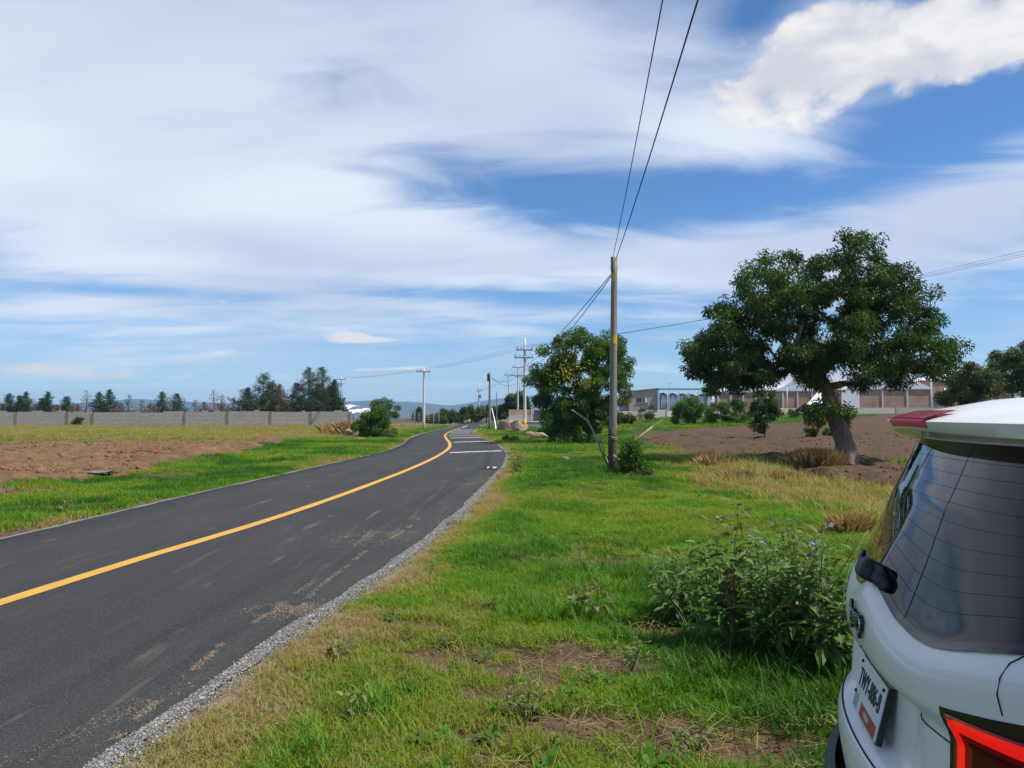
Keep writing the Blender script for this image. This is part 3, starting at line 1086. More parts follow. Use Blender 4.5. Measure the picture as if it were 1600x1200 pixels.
def leaf_cards(C, D, L, W, rng, fold=.25, lv=None, droop=.3):
    """one folded diamond leaf per centre: C (n,3) bases, D (n,3) unit directions"""
    n = len(C)
    up = rng.normal(size=(n, 3))
    S = np.cross(D, up)
    S /= np.linalg.norm(S, axis=1, keepdims=True) + 1e-9
    U = np.cross(S, D)
    L = np.asarray(L).reshape(-1, 1) * np.ones((n, 1))
    Wd = np.asarray(W).reshape(-1, 1) * np.ones((n, 1))
    mid = C + D * L * .45 + U * L * .06
    tip = C + D * L - np.array([0, 0, 1.]) * L * droop
    l = mid + S * Wd * .5 + U * Wd * fold
    r = mid - S * Wd * .5 + U * Wd * fold
    V = np.stack([C, l, tip, r], 1).reshape(-1, 3)
    b = np.arange(n) * 4
    F = np.concatenate([np.c_[b, b + 1, b + 2], np.c_[b, b + 2, b + 3]])
    lv = rng.random(n) if lv is None else lv
    return V, F, np.repeat(np.clip(lv, 0, 1), 4)


def unit(a):
    return a / (np.linalg.norm(a, axis=-1, keepdims=True) + 1e-9)


class Tree:
    """branch skeleton grown towards leaf-cluster centres, then skinned"""
    def __init__(s, trunk, seed, r_tip=.012, power=.44):
        s.rng = np.random.default_rng(seed)
        s.pos = [np.array(p, float) for p in trunk]
        s.par = [-1] + list(range(len(trunk) - 1))
        s.ntrunk = len(trunk)
        s.r_tip, s.power = r_tip, power
        s.first = max(1, len(trunk) // 2)
        s.clusters = []

    def grow(s, C, start=None, step=.45, jit=.10):
        top = s.pos[s.ntrunk - 1]
        order = np.argsort(np.linalg.norm(C - top, axis=1))
        for ci in order:
            c = C[ci]
            P = np.array(s.pos)
            d = np.linalg.norm(P - c, axis=1)
            down = np.maximum(P[:, 2] - c[2], 0)
            d = d + .8 * down
            d[:s.first] += 1e3
            j = int(np.argmin(d))
            p0 = s.pos[j]
            dist = np.linalg.norm(c - p0)
            n = max(1, int(dist / step))
            prev = j
            for k in range(1, n + 1):
                t = k / n
                q = p0 + (c - p0) * t + np.array([0, 0, .10 * dist * math.sin(t * math.pi)]) + s.rng.normal(0, jit, 3) * dist * .25 * (t < 1)
                s.pos.append(q)
                s.par.append(prev)
                prev = len(s.pos) - 1
            s.clusters.append(prev)

    def radii(s):
        n = len(s.pos)
        cnt = np.zeros(n)
        cnt[s.clusters] += 1
        for i in range(n - 1, 0, -1):
            cnt[s.par[i]] += cnt[i]
        return s.r_tip * np.maximum(cnt, .6) ** s.power

    def limb_mesh(s, name, sides=6, rmin=.0, trunk_r=None, loc=(0, 0, 0)):
        P, r = np.array(s.pos) - np.array(loc), s.radii()
        mb = MB()
        if trunk_r is not None:
            k = len(trunk_r)
            r[:k] = trunk_r
            pts, rr = [], []
            for i in range(k - 1):
                for t in np.linspace(0, 1, 6, endpoint=False):
                    pts.append(P[i] * (1 - t) + P[i + 1] * t)
                    rr.append(trunk_r[i] * (1 - t) + trunk_r[i + 1] * t)
            pts.append(P[k - 1])
            rr.append(trunk_r[-1])
            b0 = len(mb.v)
            mb.tube(pts, rr, 18)
            # gnarled, ribbed bark and root flare
            for i in range(b0, len(mb.v)):
                q = np.array(mb.v[i])
                row = (i - b0) // 18
                ax = np.array(pts[min(row, len(pts) - 1)])
                a = math.atan2(q[1] - ax[1], q[0] - ax[0])
                k_ = 1 + .10 * math.sin(a * 3 + row * .25) + .07 * math.sin(a * 7 - row * .4) + .10 * (float(vnoise(a * 2, row * .5, 77)) - .5)
                mb.v[i] = tuple(ax + (q - ax) * k_)
        for i in range(1, len(P)):
            if trunk_r is not None and i < len(trunk_r):
                continue
            if r[i] < rmin:
                continue
            a, b = P[s.par[i]], P[i]
            mb.tube([a, b], [max(r[i], min(r[s.par[i]], r[i] * 1.5)), r[i]], sides if r[i] > .03 else 4, False)
        return mb.mesh(name, True)


def make_tree(name, label, loc, trunk, trunk_r, C, nleaf, crad, L, W, mt, seed, cat='tree', group=None, bark='bark', squash=.75, droop=.35, r_tip=.012,
              first=None, rmin=.006, lvlow=.25, bloom=None):
    loc = Vector(loc)
    root = tag(empty(name, loc), label, cat, group)
    t = Tree(trunk, seed, r_tip)
    if first is not None:
        t.first = first
    t.grow(np.asarray(C))
    link('trunk', t.limb_mesh('trunk', rmin=rmin, trunk_r=trunk_r, loc=loc), M[bark], root)
    rng = t.rng
    C = np.asarray(C) - np.array(loc)
    n = len(C)
    per = nleaf // n
    cid = np.repeat(np.arange(n), per)
    cr = crad * rng.uniform(.65, 1.25, n)
    off = unit(rng.normal(size=(len(cid), 3))) * (rng.random((len(cid), 1)) ** .45) * cr[cid][:, None]
    off[:, 2] *= squash
    ctr = C.mean(0)
    outw = unit(C[cid] + off - ctr)
    D = unit(unit(off) * .5 + outw * .35 + rng.normal(size=off.shape) * .7 + np.array([0, 0, -droop]))
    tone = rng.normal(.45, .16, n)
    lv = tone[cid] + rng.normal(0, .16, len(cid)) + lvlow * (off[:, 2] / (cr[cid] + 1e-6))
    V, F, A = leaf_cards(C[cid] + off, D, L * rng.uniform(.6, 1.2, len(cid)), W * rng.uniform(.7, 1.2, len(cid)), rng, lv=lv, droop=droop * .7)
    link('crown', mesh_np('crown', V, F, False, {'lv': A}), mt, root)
    if bloom:
        bc, nb, br = bloom
        bc = np.asarray(bc) - np.array(loc)
        k = rng.integers(0, len(bc), nb)
        o = rng.normal(0, br, (nb, 3))
        V, F, A = leaf_cards(bc[k] + o, unit(rng.normal(size=(nb, 3))), .10, .08, rng)
        tag(link('blossom', mesh_np('blossom', V, F, False), FLOWER_Y, root), 'yellow blossom clusters on the crown')
    return root


def lobes_px(lobes, Y, spread_y, n, rng, px0, half):
    """cluster centres inside crown lobes given as (px, py, rx, ry) on the plane at distance Y, spread in depth"""
    out = []
    tot = sum(l[2] * l[3] for l in lobes)
    for (px, py, rx, ry) in lobes:
        k = max(3, int(round(n * rx * ry / tot)))
        for _ in range(k):
            a = rng.random() * 6.283
            r = rng.random() ** .42
            qx, qy = px + rx * r * math.cos(a), py + ry * r * math.sin(a)
            w_ = math.sqrt(max(.12, 1 - ((qx - px0) / half) ** 2)) * spread_y
            yy = Y + rng.uniform(-1, 1) * w_ * (.55 + .45 * r)
            p = at(qx, qy, yy)
            out.append((p.x, yy, p.z))
    return np.array(out)


rt = np.random.default_rng(5)
# --- the large spreading tree on the right
b = G(1322, 724)
TY = b.y
tp = [b - Vector((0, 0, .35))] + [at(px, py, TY) for px, py in ((1322, 712), (1318, 690), (1312, 670), (1303, 648), (1297, 628), (1292, 606))]
lob = [(1335, 398, 36, 34), (1262, 432, 62, 42), (1196, 440, 44, 36), (1372, 440, 52, 42), (1150, 492, 46, 38), (1122, 562, 48, 42), (1200, 520, 78, 58),
       (1290, 500, 86, 66), (1378, 515, 70, 60), (1428, 556, 58, 34), (1478, 540, 22, 20), (1230, 578, 58, 22), (1310, 570, 66, 40), (1400, 576, 50, 20),
       (1146, 596, 42, 24), (1430, 462, 26, 20), (1446, 505, 22, 22), (1100, 552, 24, 26), (1180, 580, 36, 22), (1282, 640, 16, 26), (1310, 640, 14, 18)]
C = lobes_px(lob, TY, 3.4, 520, rt, 1290, 235)
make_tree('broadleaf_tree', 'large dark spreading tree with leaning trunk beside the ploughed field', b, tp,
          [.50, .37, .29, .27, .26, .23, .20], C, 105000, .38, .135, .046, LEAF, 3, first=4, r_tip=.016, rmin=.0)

# --- the rounder tree with yellow blossom behind the wooden pole
b = G(921, 694.5)
TY = b.y
tp = [b - Vector((0, 0, .2))] + [at(px, py, TY) for px, py in ((920, 680), (916, 660), (912, 640), (906, 615), (903, 590))]
lob = [(902, 548, 40, 28), (940, 560, 34, 34), (862, 572, 32, 28), (966, 572, 18, 18), (848, 606, 22, 28), (890, 600, 52, 40), (942, 612, 38, 40), (878, 658, 28, 28),
       (866, 645, 16, 26), (905, 530, 20, 14), (955, 540, 22, 18), (895, 676, 26, 18), (876, 672, 20, 20), (930, 648, 26, 26), (905, 640, 30, 30)]
C = lobes_px(lob, TY, 2.6, 300, rt, 905, 90)
BL = lobes_px([(878, 572, 26, 12), (870, 590, 22, 12), (900, 580, 20, 14), (884, 556, 14, 8), (912, 602, 10, 6)], TY - 2.2, .5, 26, rt, 885, 60)
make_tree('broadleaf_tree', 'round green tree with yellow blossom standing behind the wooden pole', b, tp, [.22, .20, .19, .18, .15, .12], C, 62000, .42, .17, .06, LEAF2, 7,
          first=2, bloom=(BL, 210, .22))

# --- smaller trees and shrubs: outline lobes in pixels with the ground pixel of each
def shrub(name, label, gx, gy, lobes, ncl, nleaf, L, W, mt, seed, cat='shrub', group=None, depth=1.0, crad=.4, stemr=.05, bark='twig', Y=None, trunk_px=None, droop=.3):
    b = G(gx, gy) if Y is None else Vector(((gx - 800) / FOC * Y, Y, gz((gx - 800) / FOC * Y, Y)))
    px0 = sum(l[0] for l in lobes) / len(lobes)
    half = max(abs(l[0] - px0) + l[2] for l in lobes) + 1
    r_ = np.random.default_rng(seed)
    C = lobes_px(lobes, b.y, depth, ncl, r_, px0, half)
    C[:, 2] = np.maximum(C[:, 2], hgt(C[:, 0], C[:, 1]) + .12)
    topz = max(b.z + .25, C[:, 2].mean())
    if trunk_px:
        tp = [b - Vector((0, 0, .1))] + [at(px, py, b.y) for px, py in trunk_px]
    else:
        tp = [b - Vector((0, 0, .1)), b + Vector((0, 0, (topz - b.z) * .25)), b + Vector((.03, 0, (topz - b.z) * .5)), Vector((C[:, 0].mean(), b.y, topz))]
    return make_tree(name, label, b, tp, [stemr * (1.15 - .12 * i) for i in range(len(tp))], C, nleaf, crad, L, W, mt, seed, cat, group, bark, first=1, droop=droop)


shrub('shrub', 'dark rounded shrub in front of the steel tanks', 1075, 664, [(1075, 640, 24, 18), (1065, 648, 18, 14), (1088, 650, 16, 12), (1078, 628, 14, 8)], 46, 9000, .20, .09, LEAF2, 21, depth=1.4, crad=.52)
shrub('shrub', 'low bright shrub between the tank shrub and the dangling sapling', 1128, 663, [(1122, 645, 18, 14), (1140, 640, 16, 18), (1158, 645, 20, 16), (1110, 652, 10, 8)], 44, 8500, .20, .09, LEAF2, 22, depth=1.3, crad=.52)
shrub('sapling', 'small leaning tree with bare stem at the ploughed field edge', 1195, 684, [(1195, 628, 20, 18), (1190, 645, 16, 14), (1208, 640, 12, 14), (1182, 662, 7, 9), (1192, 672, 4, 8)], 42, 7000, .16, .07, LEAF, 23,
      cat='tree', depth=.9, crad=.30, stemr=.07, trunk_px=((1197, 672), (1198, 660), (1197, 645), (1195, 632)))
shrub('shrub', 'shrub behind the large trunk on its left side', 1255, 654, [(1250, 642, 18, 9), (1268, 640, 16, 10), (1240, 648, 10, 5)], 26, 4500, .20, .09, LEAF_OLIVE, 24, depth=1., crad=.40)
shrub('shrub', 'small green bush on the ploughed earth left of the large trunk', 1268, 683, [(1268, 672, 9, 9), (1280, 662, 10, 5)], 18, 3000, .13, .05, LEAF2, 25, depth=.5, crad=.20)
shrub('shrub', 'tiny low bush touching the left of the large trunk', 1294, 680, [(1294, 675, 10, 5)], 9, 1500, .12, .05, LEAF2, 26, depth=.4, crad=.18)
shrub('broadleaf_tree', 'bright olive tree just above the parked car roof', 1512, 680, [(1515, 600, 38, 22), (1500, 615, 34, 16), (1535, 612, 26, 20), (1512, 582, 20, 12), (1545, 590, 18, 14)], 90, 17000, .20, .075, LEAF_OLIVE, 27,
      cat='tree', depth=2.2, crad=.5, stemr=.12, Y=52, bark='bark')
shrub('broadleaf_tree', 'dark tree at the right frame edge behind the car roof', 1598, 690, [(1585, 580, 34, 26), (1570, 562, 20, 14), (1608, 560, 30, 22), (1600, 600, 40, 20), (1556, 570, 8, 6)], 90, 17000, .20, .075, LEAF, 28,
      cat='tree', depth=2.4, crad=.5, stemr=.14, Y=56, bark='bark')
shrub('shrub', 'dense green bush beside the boulders at the end of the block wall', 588, 686, [(585, 660, 18, 18), (572, 668, 18, 14), (600, 674, 14, 12), (592, 648, 12, 10), (578, 652, 10, 10), (610, 678, 8, 9)], 48, 11000, .19, .05, LEAF2, 29, depth=1.0, crad=.36)
shrub('broadleaf_tree', 'small open tree above the bush at the wall end', 603, 668, [(600, 632, 16, 8), (590, 640, 12, 10), (612, 640, 10, 10), (604, 648, 14, 8)], 26, 3600, .34, .10, LEAF2, 30, cat='tree', depth=1.2, crad=.5, stemr=.07, Y=104)
shrub('shrub', 'leafy clump at the foot of the blossom tree', 893, 695, [(893, 680, 18, 14), (885, 688, 16, 8), (908, 684, 10, 10)], 30, 6000, .19, .065, LEAF2, 31, depth=.8, crad=.32)
shrub('sapling', 'bright leaning sapling between the blossom tree and wooden pole', 917, 693, [(918, 645, 9, 12), (912, 632, 8, 8), (922, 662, 7, 12), (905, 640, 10, 6), (918, 680, 6, 8)], 30, 4200, .17, .05, LEAF2, 32, cat='tree', depth=.6, crad=.22, stemr=.03)
shrub('shrub', 'leafy green suckers growing at the foot of the wooden pole', 985, 742, [(985, 712, 14, 16), (995, 720, 10, 14), (978, 725, 10, 12), (982, 694, 5, 6)], 30, 1500, .17, .04, LEAF2, 33, depth=.35, crad=.16, stemr=.02)
shrub('shrub', 'wilted low bush right of the wooden pole', 1000, 746, [(998, 740, 14, 5), (1008, 744, 10, 4)], 12, 700, .12, .04, LEAF_OLIVE, 34, depth=.3, crad=.12, stemr=.012)
shrub('shrub', 'low dark shrubs behind the boulder by the blossom tree', 857, 686, [(855, 672, 10, 10), (864, 680, 10, 6)], 14, 2500, .2, .06, LEAF, 35, depth=.8, crad=.36)
shrub('shrub', 'pale green weed mound on the verge near the boulders', 798, 690, [(797, 686, 9, 4), (806, 685, 8, 4)], 10, 1600, .13, .045, LEAF_OLIVE, 36, depth=.5, crad=.2)
shrub('shrub', 'thin reedy bush on the grey wall before the tan building', 1010, 660, [(1008, 645, 14, 8), (1000, 650, 18, 5), (1018, 640, 6, 10)], 18, 1800, .22, .05, LEAF_OLIVE, 37, depth=1., crad=.4, stemr=.03)
shrub('shrub', 'low hedge left of the tan building under the canopy', 974, 664, [(966, 652, 10, 6), (978, 655, 12, 5)], 16, 2400, .24, .09, LEAF_OLIVE, 38, depth=1.2, crad=.42)
shrub('shrub', 'small pale green bush growing against the block wall', 121, 668, [(121, 661, 9, 6), (124, 655, 6, 4)], 14, 1800, .22, .08, LEAF_OLIVE, 39, depth=.6, crad=.36, Y=126)
# trees about the far end of the road
for i, (lab, gx, Y, lobes, mt_) in enumerate((
        ('dark tree at the far road bend left of the twin poles', 716, 160, [(716, 648, 11, 9), (708, 652, 9, 6), (724, 646, 8, 7)], LEAF),
        ('green tree behind the far crossarm pole at the bend', 737, 175, [(738, 644, 10, 8), (730, 650, 8, 6), (745, 650, 8, 6)], LEAF2),
        ('pale green tree right of the far crossarm pole', 760, 170, [(758, 642, 10, 7), (768, 645, 8, 8), (752, 648, 8, 5)], LEAF_OLIVE),
        ('tree cluster left of the brick house by the leaning poles', 790, 140, [(790, 640, 10, 10), (800, 628, 9, 10), (782, 645, 8, 7)], LEAF),
        ('tall dark tree rising behind the brick house', 814, 150, [(812, 625, 9, 11), (818, 635, 8, 10), (808, 640, 8, 10)], LEAF),
        ('small rounded tree on the skyline left of the road end', 690, 185, [(692, 648, 9, 6), (684, 652, 8, 4)], LEAF_OLIVE),
        ('low shrub mass right of the wire fence', 675, 150, [(676, 656, 10, 5), (688, 658, 8, 4)], LEAF_OLIVE))):
    shrub('broadleaf_tree', lab, gx, 0, lobes, 26, 4200, .42, .2, mt_, 60 + i, cat='tree', group='trees at the far road bend', depth=2., crad=.8, stemr=.12, Y=Y, bark='bark')


# --- conifers behind the block wall
def conifer(name, label, px, top, Y, wid, mt_, seed, dens=1., cat='conifer', group='conifers behind the block wall', dead=False, base=None):
    X = (px - 800) / FOC * Y
    z0 = gz(X, Y)
    H = CAM_H + (650 - top) / FOC * Y - z0
    Rr = wid * 1.25 / FOC * Y
    root = tag(empty(name, (X, Y, z0)), label, cat, group)
    r_ = np.random.default_rng(seed)
    mb = MB()
    lean = r_.normal(0, .03, 2)
    axis = lambda t: np.array((lean[0] * H * t + .05 * math.sin(t * 9 + seed), lean[1] * H * t, H * t))
    mb.tube([axis(t) for t in np.linspace(0, 1, 9)], [.13 * (1 - t) + .015 for t in np.linspace(0, 1, 9)], 6)
    C, D, S, SZ = [], [], [], []
    nb = int(64 * (.5 if dead else 1))
    for k in range(nb):
        t = .10 + .88 * (k + r_.random()) / nb
        a = k * 2.399 + r_.normal(0, .3)
        ln = Rr * 1.30 * (1.03 - t) ** .85 * r_.uniform(.55, 1.3)
        p0 = axis(t)
        d = np.array((math.cos(a), math.sin(a), r_.uniform(.05, .45)))
        tip = p0 + d * ln
        mb.tube([p0, p0 * .5 + tip * .5 + np.array((0, 0, .05)), tip], [.03, .018, .006], 4, False)
        m_ = int((54 if not dead else 16) * dens)
        tt = r_.random(m_) ** .7
        C.append(p0 + (tip - p0) * tt[:, None] + r_.normal(0, .15, (m_, 3)) * (1.1 + .5 * tt[:, None]) * min(1.2, ln) ** .7)
        D.append(unit(d * .8 + r_.normal(0, .6, (m_, 3)) + np.array((0, 0, .35))))
        S.append(np.full(m_, r_.normal(.45, .22)))
        SZ.append(np.full(m_, min(1., .35 + .65 * ln / (Rr + .01))))
    mb.build('trunk', M['bark'], root, smooth=True)
    C, D, S, SZ = [np.concatenate(q) for q in (C, D, S, SZ)]
    V, F, A = leaf_cards(C, D, SZ * r_.uniform(.22, .5, len(C)), SZ * r_.uniform(.08, .18, len(C)), r_, lv=S + r_.normal(0, .18, len(C)), droop=.12)
    link('crown', mesh_np('crown', V, F, False, {'lv': A}), mt_, root)
    return root


WALLY = 128
for i, (px, top, wid, mt_, dead, lab) in enumerate((
        (13, 615, 14, NEEDLE, 0, 'leftmost dark conifer behind the left end of the block wall'),
        (32, 618, 12, NEEDLE, 0, 'second conifer from the left frame edge behind the wall'),
        (42, 612, 13, NEEDLE, 0, 'pointed third conifer from the left frame edge'),
        (66, 622, 11, NEEDLE, 0, 'squat conifer left of a thin spiky one behind the wall'),
        (74, 612, 11, NEEDLE, 0, 'thin spiky conifer fifth from the left frame edge'),
        (105, 620, 12, NEEDLE, 0, 'lone conifer with open sky on both sides'),
        (134, 610, 13, DEADLEAF, 1, 'bare brown dying conifer right of the lone conifer'),
        (156, 612, 12, NEEDLE, 0, 'dark conifer right of the bare brown one'),
        (172, 608, 12, NEEDLE, 0, 'taller dark conifer with dry spire left of the gap'),
        (200, 616, 11, NEEDLE, 1, 'thin half bare conifer in the middle of the wall'),
        (222, 624, 14, DEADLEAF, 1, 'low brown dead bush behind the middle of the wall'),
        (254, 612, 15, NEEDLE_OLIVE, 0, 'full olive green conifer, left of an olive pair'),
        (278, 615, 15, NEEDLE_OLIVE, 0, 'full olive green conifer, right of an olive pair'),
        (306, 624, 10, DEADLEAF, 1, 'small reddish dead conifer right of the olive pair'),
        (335, 608, 14, DEADLEAF, 1, 'tall wispy dead conifer right of the reddish one'),
        (346, 616, 11, NEEDLE, 1, 'sparse grey conifer among the dead ones'),
        (365, 620, 12, DEADLEAF, 1, 'rusty brown dead bush against the tall conifer group'))):
    conifer('dead_conifer' if mt_ is DEADLEAF else 'conifer', lab, px, top, WALLY + 6 + (i * 37 % 9), wid, mt_, 800 + i, dead=bool(dead))
for i, (px, top, wid, lab) in enumerate(((122, 632, 13, 'low rusty dead bush between the lone conifer and the bare one'), (190, 630, 13, 'low brown dead bush left of the half bare conifer'),
                                         (236, 630, 12, 'faded brown bush left of the olive pair'), (320, 628, 14, 'reddish brown dead bush before the tall wispy dead conifer'),
                                         (90, 632, 10, 'dull dead scrub left of the lone conifer'), (350, 630, 12, 'low rusty scrub under the sparse grey conifer'))):
    conifer('dead_shrub', lab, px, top, WALLY + 5, wid, DEADLEAF, 860 + i, dens=2.6, dead=True, cat='shrub', group='dead scrub behind the block wall')
conifer('conifer', 'mid height conifer filling between broad conifer and brownish one', 424, 596, 132, 20, NEEDLE_OLIVE, 870, 1.8)
conifer('conifer', 'stout dark conifer at the foot of the right tall clump', 516, 602, 134, 20, NEEDLE, 871, 1.8)
conifer('conifer', 'broad tall conifer standing left in the high group by the wall', 408, 583, 134, 34, NEEDLE_OLIVE, 830, 2.0)
conifer('conifer', 'lower conifer filling the left flank of the high group', 388, 606, 131, 20, NEEDLE, 831, 1.5)
conifer('dead_conifer', 'brownish conifer in the dip of the high group', 440, 600, 133, 17, DEADLEAF, 832, 1.2)
conifer('conifer', 'dark conifer in the middle of the high group', 462, 598, 136, 18, NEEDLE, 833, 1.5)
conifer('conifer', 'tall narrow spire, left peak of the right tall clump', 482, 573, 134, 20, NEEDLE_OLIVE, 834, 1.9)
conifer('conifer', 'tall narrow spire, right peak of the right tall clump', 509, 572, 135, 22, NEEDLE_OLIVE, 835, 2.0)
conifer('conifer', 'lower conifer at the right end of the tall clump', 525, 592, 133, 15, NEEDLE, 836, 1.6)
conifer('conifer', 'dark filler conifer low between the two tall spires', 496, 600, 131, 22, NEEDLE, 837, 1.8)
conifer('conifer', 'small lone conifer on the skyline behind the wire fence', 654, 636, 170, 8, NEEDLE, 838, 1., group=None)

# --- upright sticks and cut branches at the wooden pole, dry tufts, weeds
POLE = G(957, 737)
for i, (lab, pts, r0, r1, mt_) in enumerate((
        ('long curved dry branch leaning left against the wooden pole', ((953, 732), (940, 705), (930, 680), (918, 657), (893, 640)), .045, .018, 'straw_stick'),
        ('thick pale cut branch pointing up right from the wooden pole', ((960, 722), (978, 698), (998, 684), (1020, 666)), .04, .022, 'straw_stick'),
        ('short pale branch pointing down right from the wooden pole', ((958, 711), (972, 722), (990, 738)), .035, .025, 'straw_stick'),
        ('thin dark stick right of the wooden pole', ((985, 712), (1005, 690), (1018, 672)), .018, .008, 'twig'),
        ('thin upright twig left of the wooden pole', ((948, 725), (940, 690), (938, 660)), .014, .006, 'twig'),
        ('thin pale twig arching right above the suckers', ((975, 715), (1000, 680), (1036, 655)), .014, .006, 'straw_stick'))):
    Yd = POLE.y + (.22, -.1, -.25, .3, .1, .35)[i]
    P_ = [at(px, py, Yd) for px, py in pts]
    root = MB().tube(P_, list(np.linspace(r0, r1, len(P_))), 7).build('dry_branch', M[mt_], smooth=True)
    tag(root, lab, 'branch')


def tuft(label, px, py, h, rad, n, seed):
    n = int(n * 1.8)
    b = G(px, py)
    r_ = np.random.default_rng(seed)
    C = np.c_[r_.normal(0, rad * .45, n), r_.normal(0, rad * .45, n), np.zeros(n)]
    D = unit(np.c_[C[:, 0] / rad * .28 + r_.normal(0, .26, n), C[:, 1] / rad * .28 + r_.normal(0, .26, n), np.ones(n)])
    V, F, A = leaf_cards(C, D, h * r_.uniform(.5, 1.1, n), .006, r_, fold=.1, lv=r_.normal(.5, .25, n), droop=.22)
    tag(link('dry_grass_tuft', mesh_np('dry_grass_tuft', V, F, False, {'lv': A}), DRYGRASS, None, b), label, 'grass tuft', 'dry grass tufts at the field edge')


tuft('round straw coloured tuft left of the large tree trunk', 1273, 729, .78, .55, 1500, 1)
tuft('thin straw coloured tuft at the field edge near the wooden pole', 1114, 733, .62, .30, 380, 2)
tuft('pale dry tuft behind the purple flowered weeds', 1328, 832, .34, .20, 600, 3)
tuft('small dry tuft right of the thin one at the field edge', 1150, 752, .40, .35, 420, 4)
tuft('short dry tuft in the grass below the large tree', 1225, 752, .35, .40, 450, 5)
for i, (px, py, lab) in enumerate(((548, 678, 'tall straw grass behind the boulders by the wall end'),)):
    tuft(lab, px, py, 1.5, 1.6, 900, 9)


# ------------------------------------------------------------------ leafy weeds, each leaf its own part
def leaf_mesh(name, L, W, curl, teeth, seed):
    r_ = np.random.default_rng(seed)
    V, F, A = [], [], []
    n = 6
    for i in range(n + 1):
        t = i / n
        w_ = W / 2 * (math.sin(math.pi * min(1, t * 1.02 + .02) ** .75) ** .8 if 0 < t < 1 else .04) * (1 + teeth * (.5 if i % 2 else -.5))
        x = L * (t - .12 * curl * t * t)
        z = L * (.18 * t - curl * .55 * t * t)
        wob = r_.normal(0, .03) * W
        V += [(x, -w_, z + abs(w_) * .45 + wob), (x, 0, z), (x, w_, z + abs(w_) * .45 - wob)]
    for i in range(n):
        a = 3 * i
        F += [(a, a + 3, a + 4, a + 1), (a + 1, a + 4, a + 5, a + 2)]
    return mesh_np(name, V, F, True, {'lv': np.full(len(V), r_.uniform(.2, 1.))})


WEEDLEAF = leaf_mat('weed_leaf', (.066, .115, .028), (.125, .20, .046), (.21, .29, .085), .62, .34, tboost=(1.3, 1.25, .5))
WEEDLEAF_Y = leaf_mat('weed_leaf_yellowing', (.16, .17, .05), (.24, .24, .07), (.30, .27, .10), .5, .3)
DRYLEAF = leaf_mat('withered_leaf', (.17, .10, .065), (.26, .165, .11), (.36, .25, .17), .8, .2)
STEMGREEN = mat('weed_stem', (.10, .13, .05), (.16, .16, .07), .7, 12)
LILAC = mat('lilac_petal', (.30, .25, .42), (.42, .37, .52), .6, 30)
PINK = mat('pink_petal', (.62, .16, .52), rough=.6)
WL = [leaf_mesh('leaf', 1., .28, c, .20, i) for i, c in enumerate((.5, .9, 1.3, .7, 1.0))]
for m_ in WL:
    m_.materials.append(WEEDLEAF)
WLY = [leaf_mesh('leaf', 1., .36, c, .18, 20 + i) for i, c in enumerate((.8, 1.2))]
for m_ in WLY:
    m_.materials.append(WEEDLEAF_Y)
WLD = [leaf_mesh('leaf', 1., .28, c, .3, 40 + i) for i, c in enumerate((1.6, 2.1))]
for m_ in WLD:
    m_.materials.append(DRYLEAF)


def flower_mesh(name, n, rad, seed):
    r_ = np.random.default_rng(seed)
    mb = MB()
    for k in range(n):
        c = Vector(r_.normal(0, rad, 3))
        c.z = abs(c.z)
        for j in range(5):
            a = j * 1.2566 + k
            u = Vector((math.cos(a), math.sin(a), .35)) * .011
            s = Vector((-math.sin(a), math.cos(a), 0)) * .0065
            mb.add([c, c + u * .6 + s, c + u * 1.4, c + u * .6 - s], [(0, 1, 2, 3)])
    return mb.mesh(name)


FL = flower_mesh('flower', 9, .018, 1)
FL.materials.append(LILAC)
FLP = flower_mesh('flower', 4, .010, 2)
FLP.materials.append(PINK)


def weed(label, base, stems, nleaf, L, seed, flowers=0, dry=0., yellow=.06, cat='weed', group=None, pink=0, stem_r=.007):
    """stems: list of (dx, dy, height, bend)"""
    r_ = np.random.default_rng(seed)
    root = tag(empty('leafy_weed', base), label, cat, group)
    tot = sum(s[2] for s in stems)
    tips = []
    for (dx, dy, h, bend) in stems:
        P_ = []
        for i in range(8):
            t = i / 7
            P_.append(Vector((dx * t ** 1.25 + bend * math.sin(t * 3) * .1, dy * t ** 1.25, h * (t - .08 * t * t))) + Vector(r_.normal(0, .008, 3)) * (i > 0))
        MB().tube(P_, list(np.linspace(stem_r, stem_r * .4, 8)), 5).build('stem', STEMGREEN, root, smooth=True)
        tips.append(P_[-1])
        k = max(3, int(nleaf * h / tot))
        for j in range(k):
            t = .12 + .88 * (j + .5 * r_.random()) / k
            f = t * 7
            i = min(6, int(f))
            p = P_[i].lerp(P_[i + 1], f - i)
            a = j * 2.4 + r_.normal(0, .35)
            sc = L * (1.12 - .62 * t) * r_.uniform(.65, 1.2)
            q = r_.random()
            pool = WLD if q < dry * (1 if t < .5 else .15) else (WLY if q < dry + yellow else WL)
            # side twig pushes the leaf off the stem
            off = Vector((math.cos(a), math.sin(a), r_.uniform(.0, .35))) * (sc * r_.uniform(.1, .9))
            o = link('leaf', pool[r_.integers(0, len(pool))], None, root)
            o.location = p + off * .7
            o.rotation_euler = (r_.normal(0, .35), r_.uniform(-.65, .35), a)
            o.scale = (sc, sc * r_.uniform(.75, 1.15), sc)
    for k in range(flowers + pink):
        me = FL if k < flowers else FLP
        o = link('flower', me, None, root)
        tp_ = tips[k % len(tips)]
        jit = Vector(r_.normal(0, .02 if k < len(tips) else .09, 3))
        o.location = tp_ + jit + Vector((0, 0, .01 if k < len(tips) else -.12))
        o.rotation_euler = (r_.normal(0, .4), r_.normal(0, .4), r_.uniform(0, 6))
        s = r_.uniform(.5, .85)
        o.scale = (s, s, s)
    return root


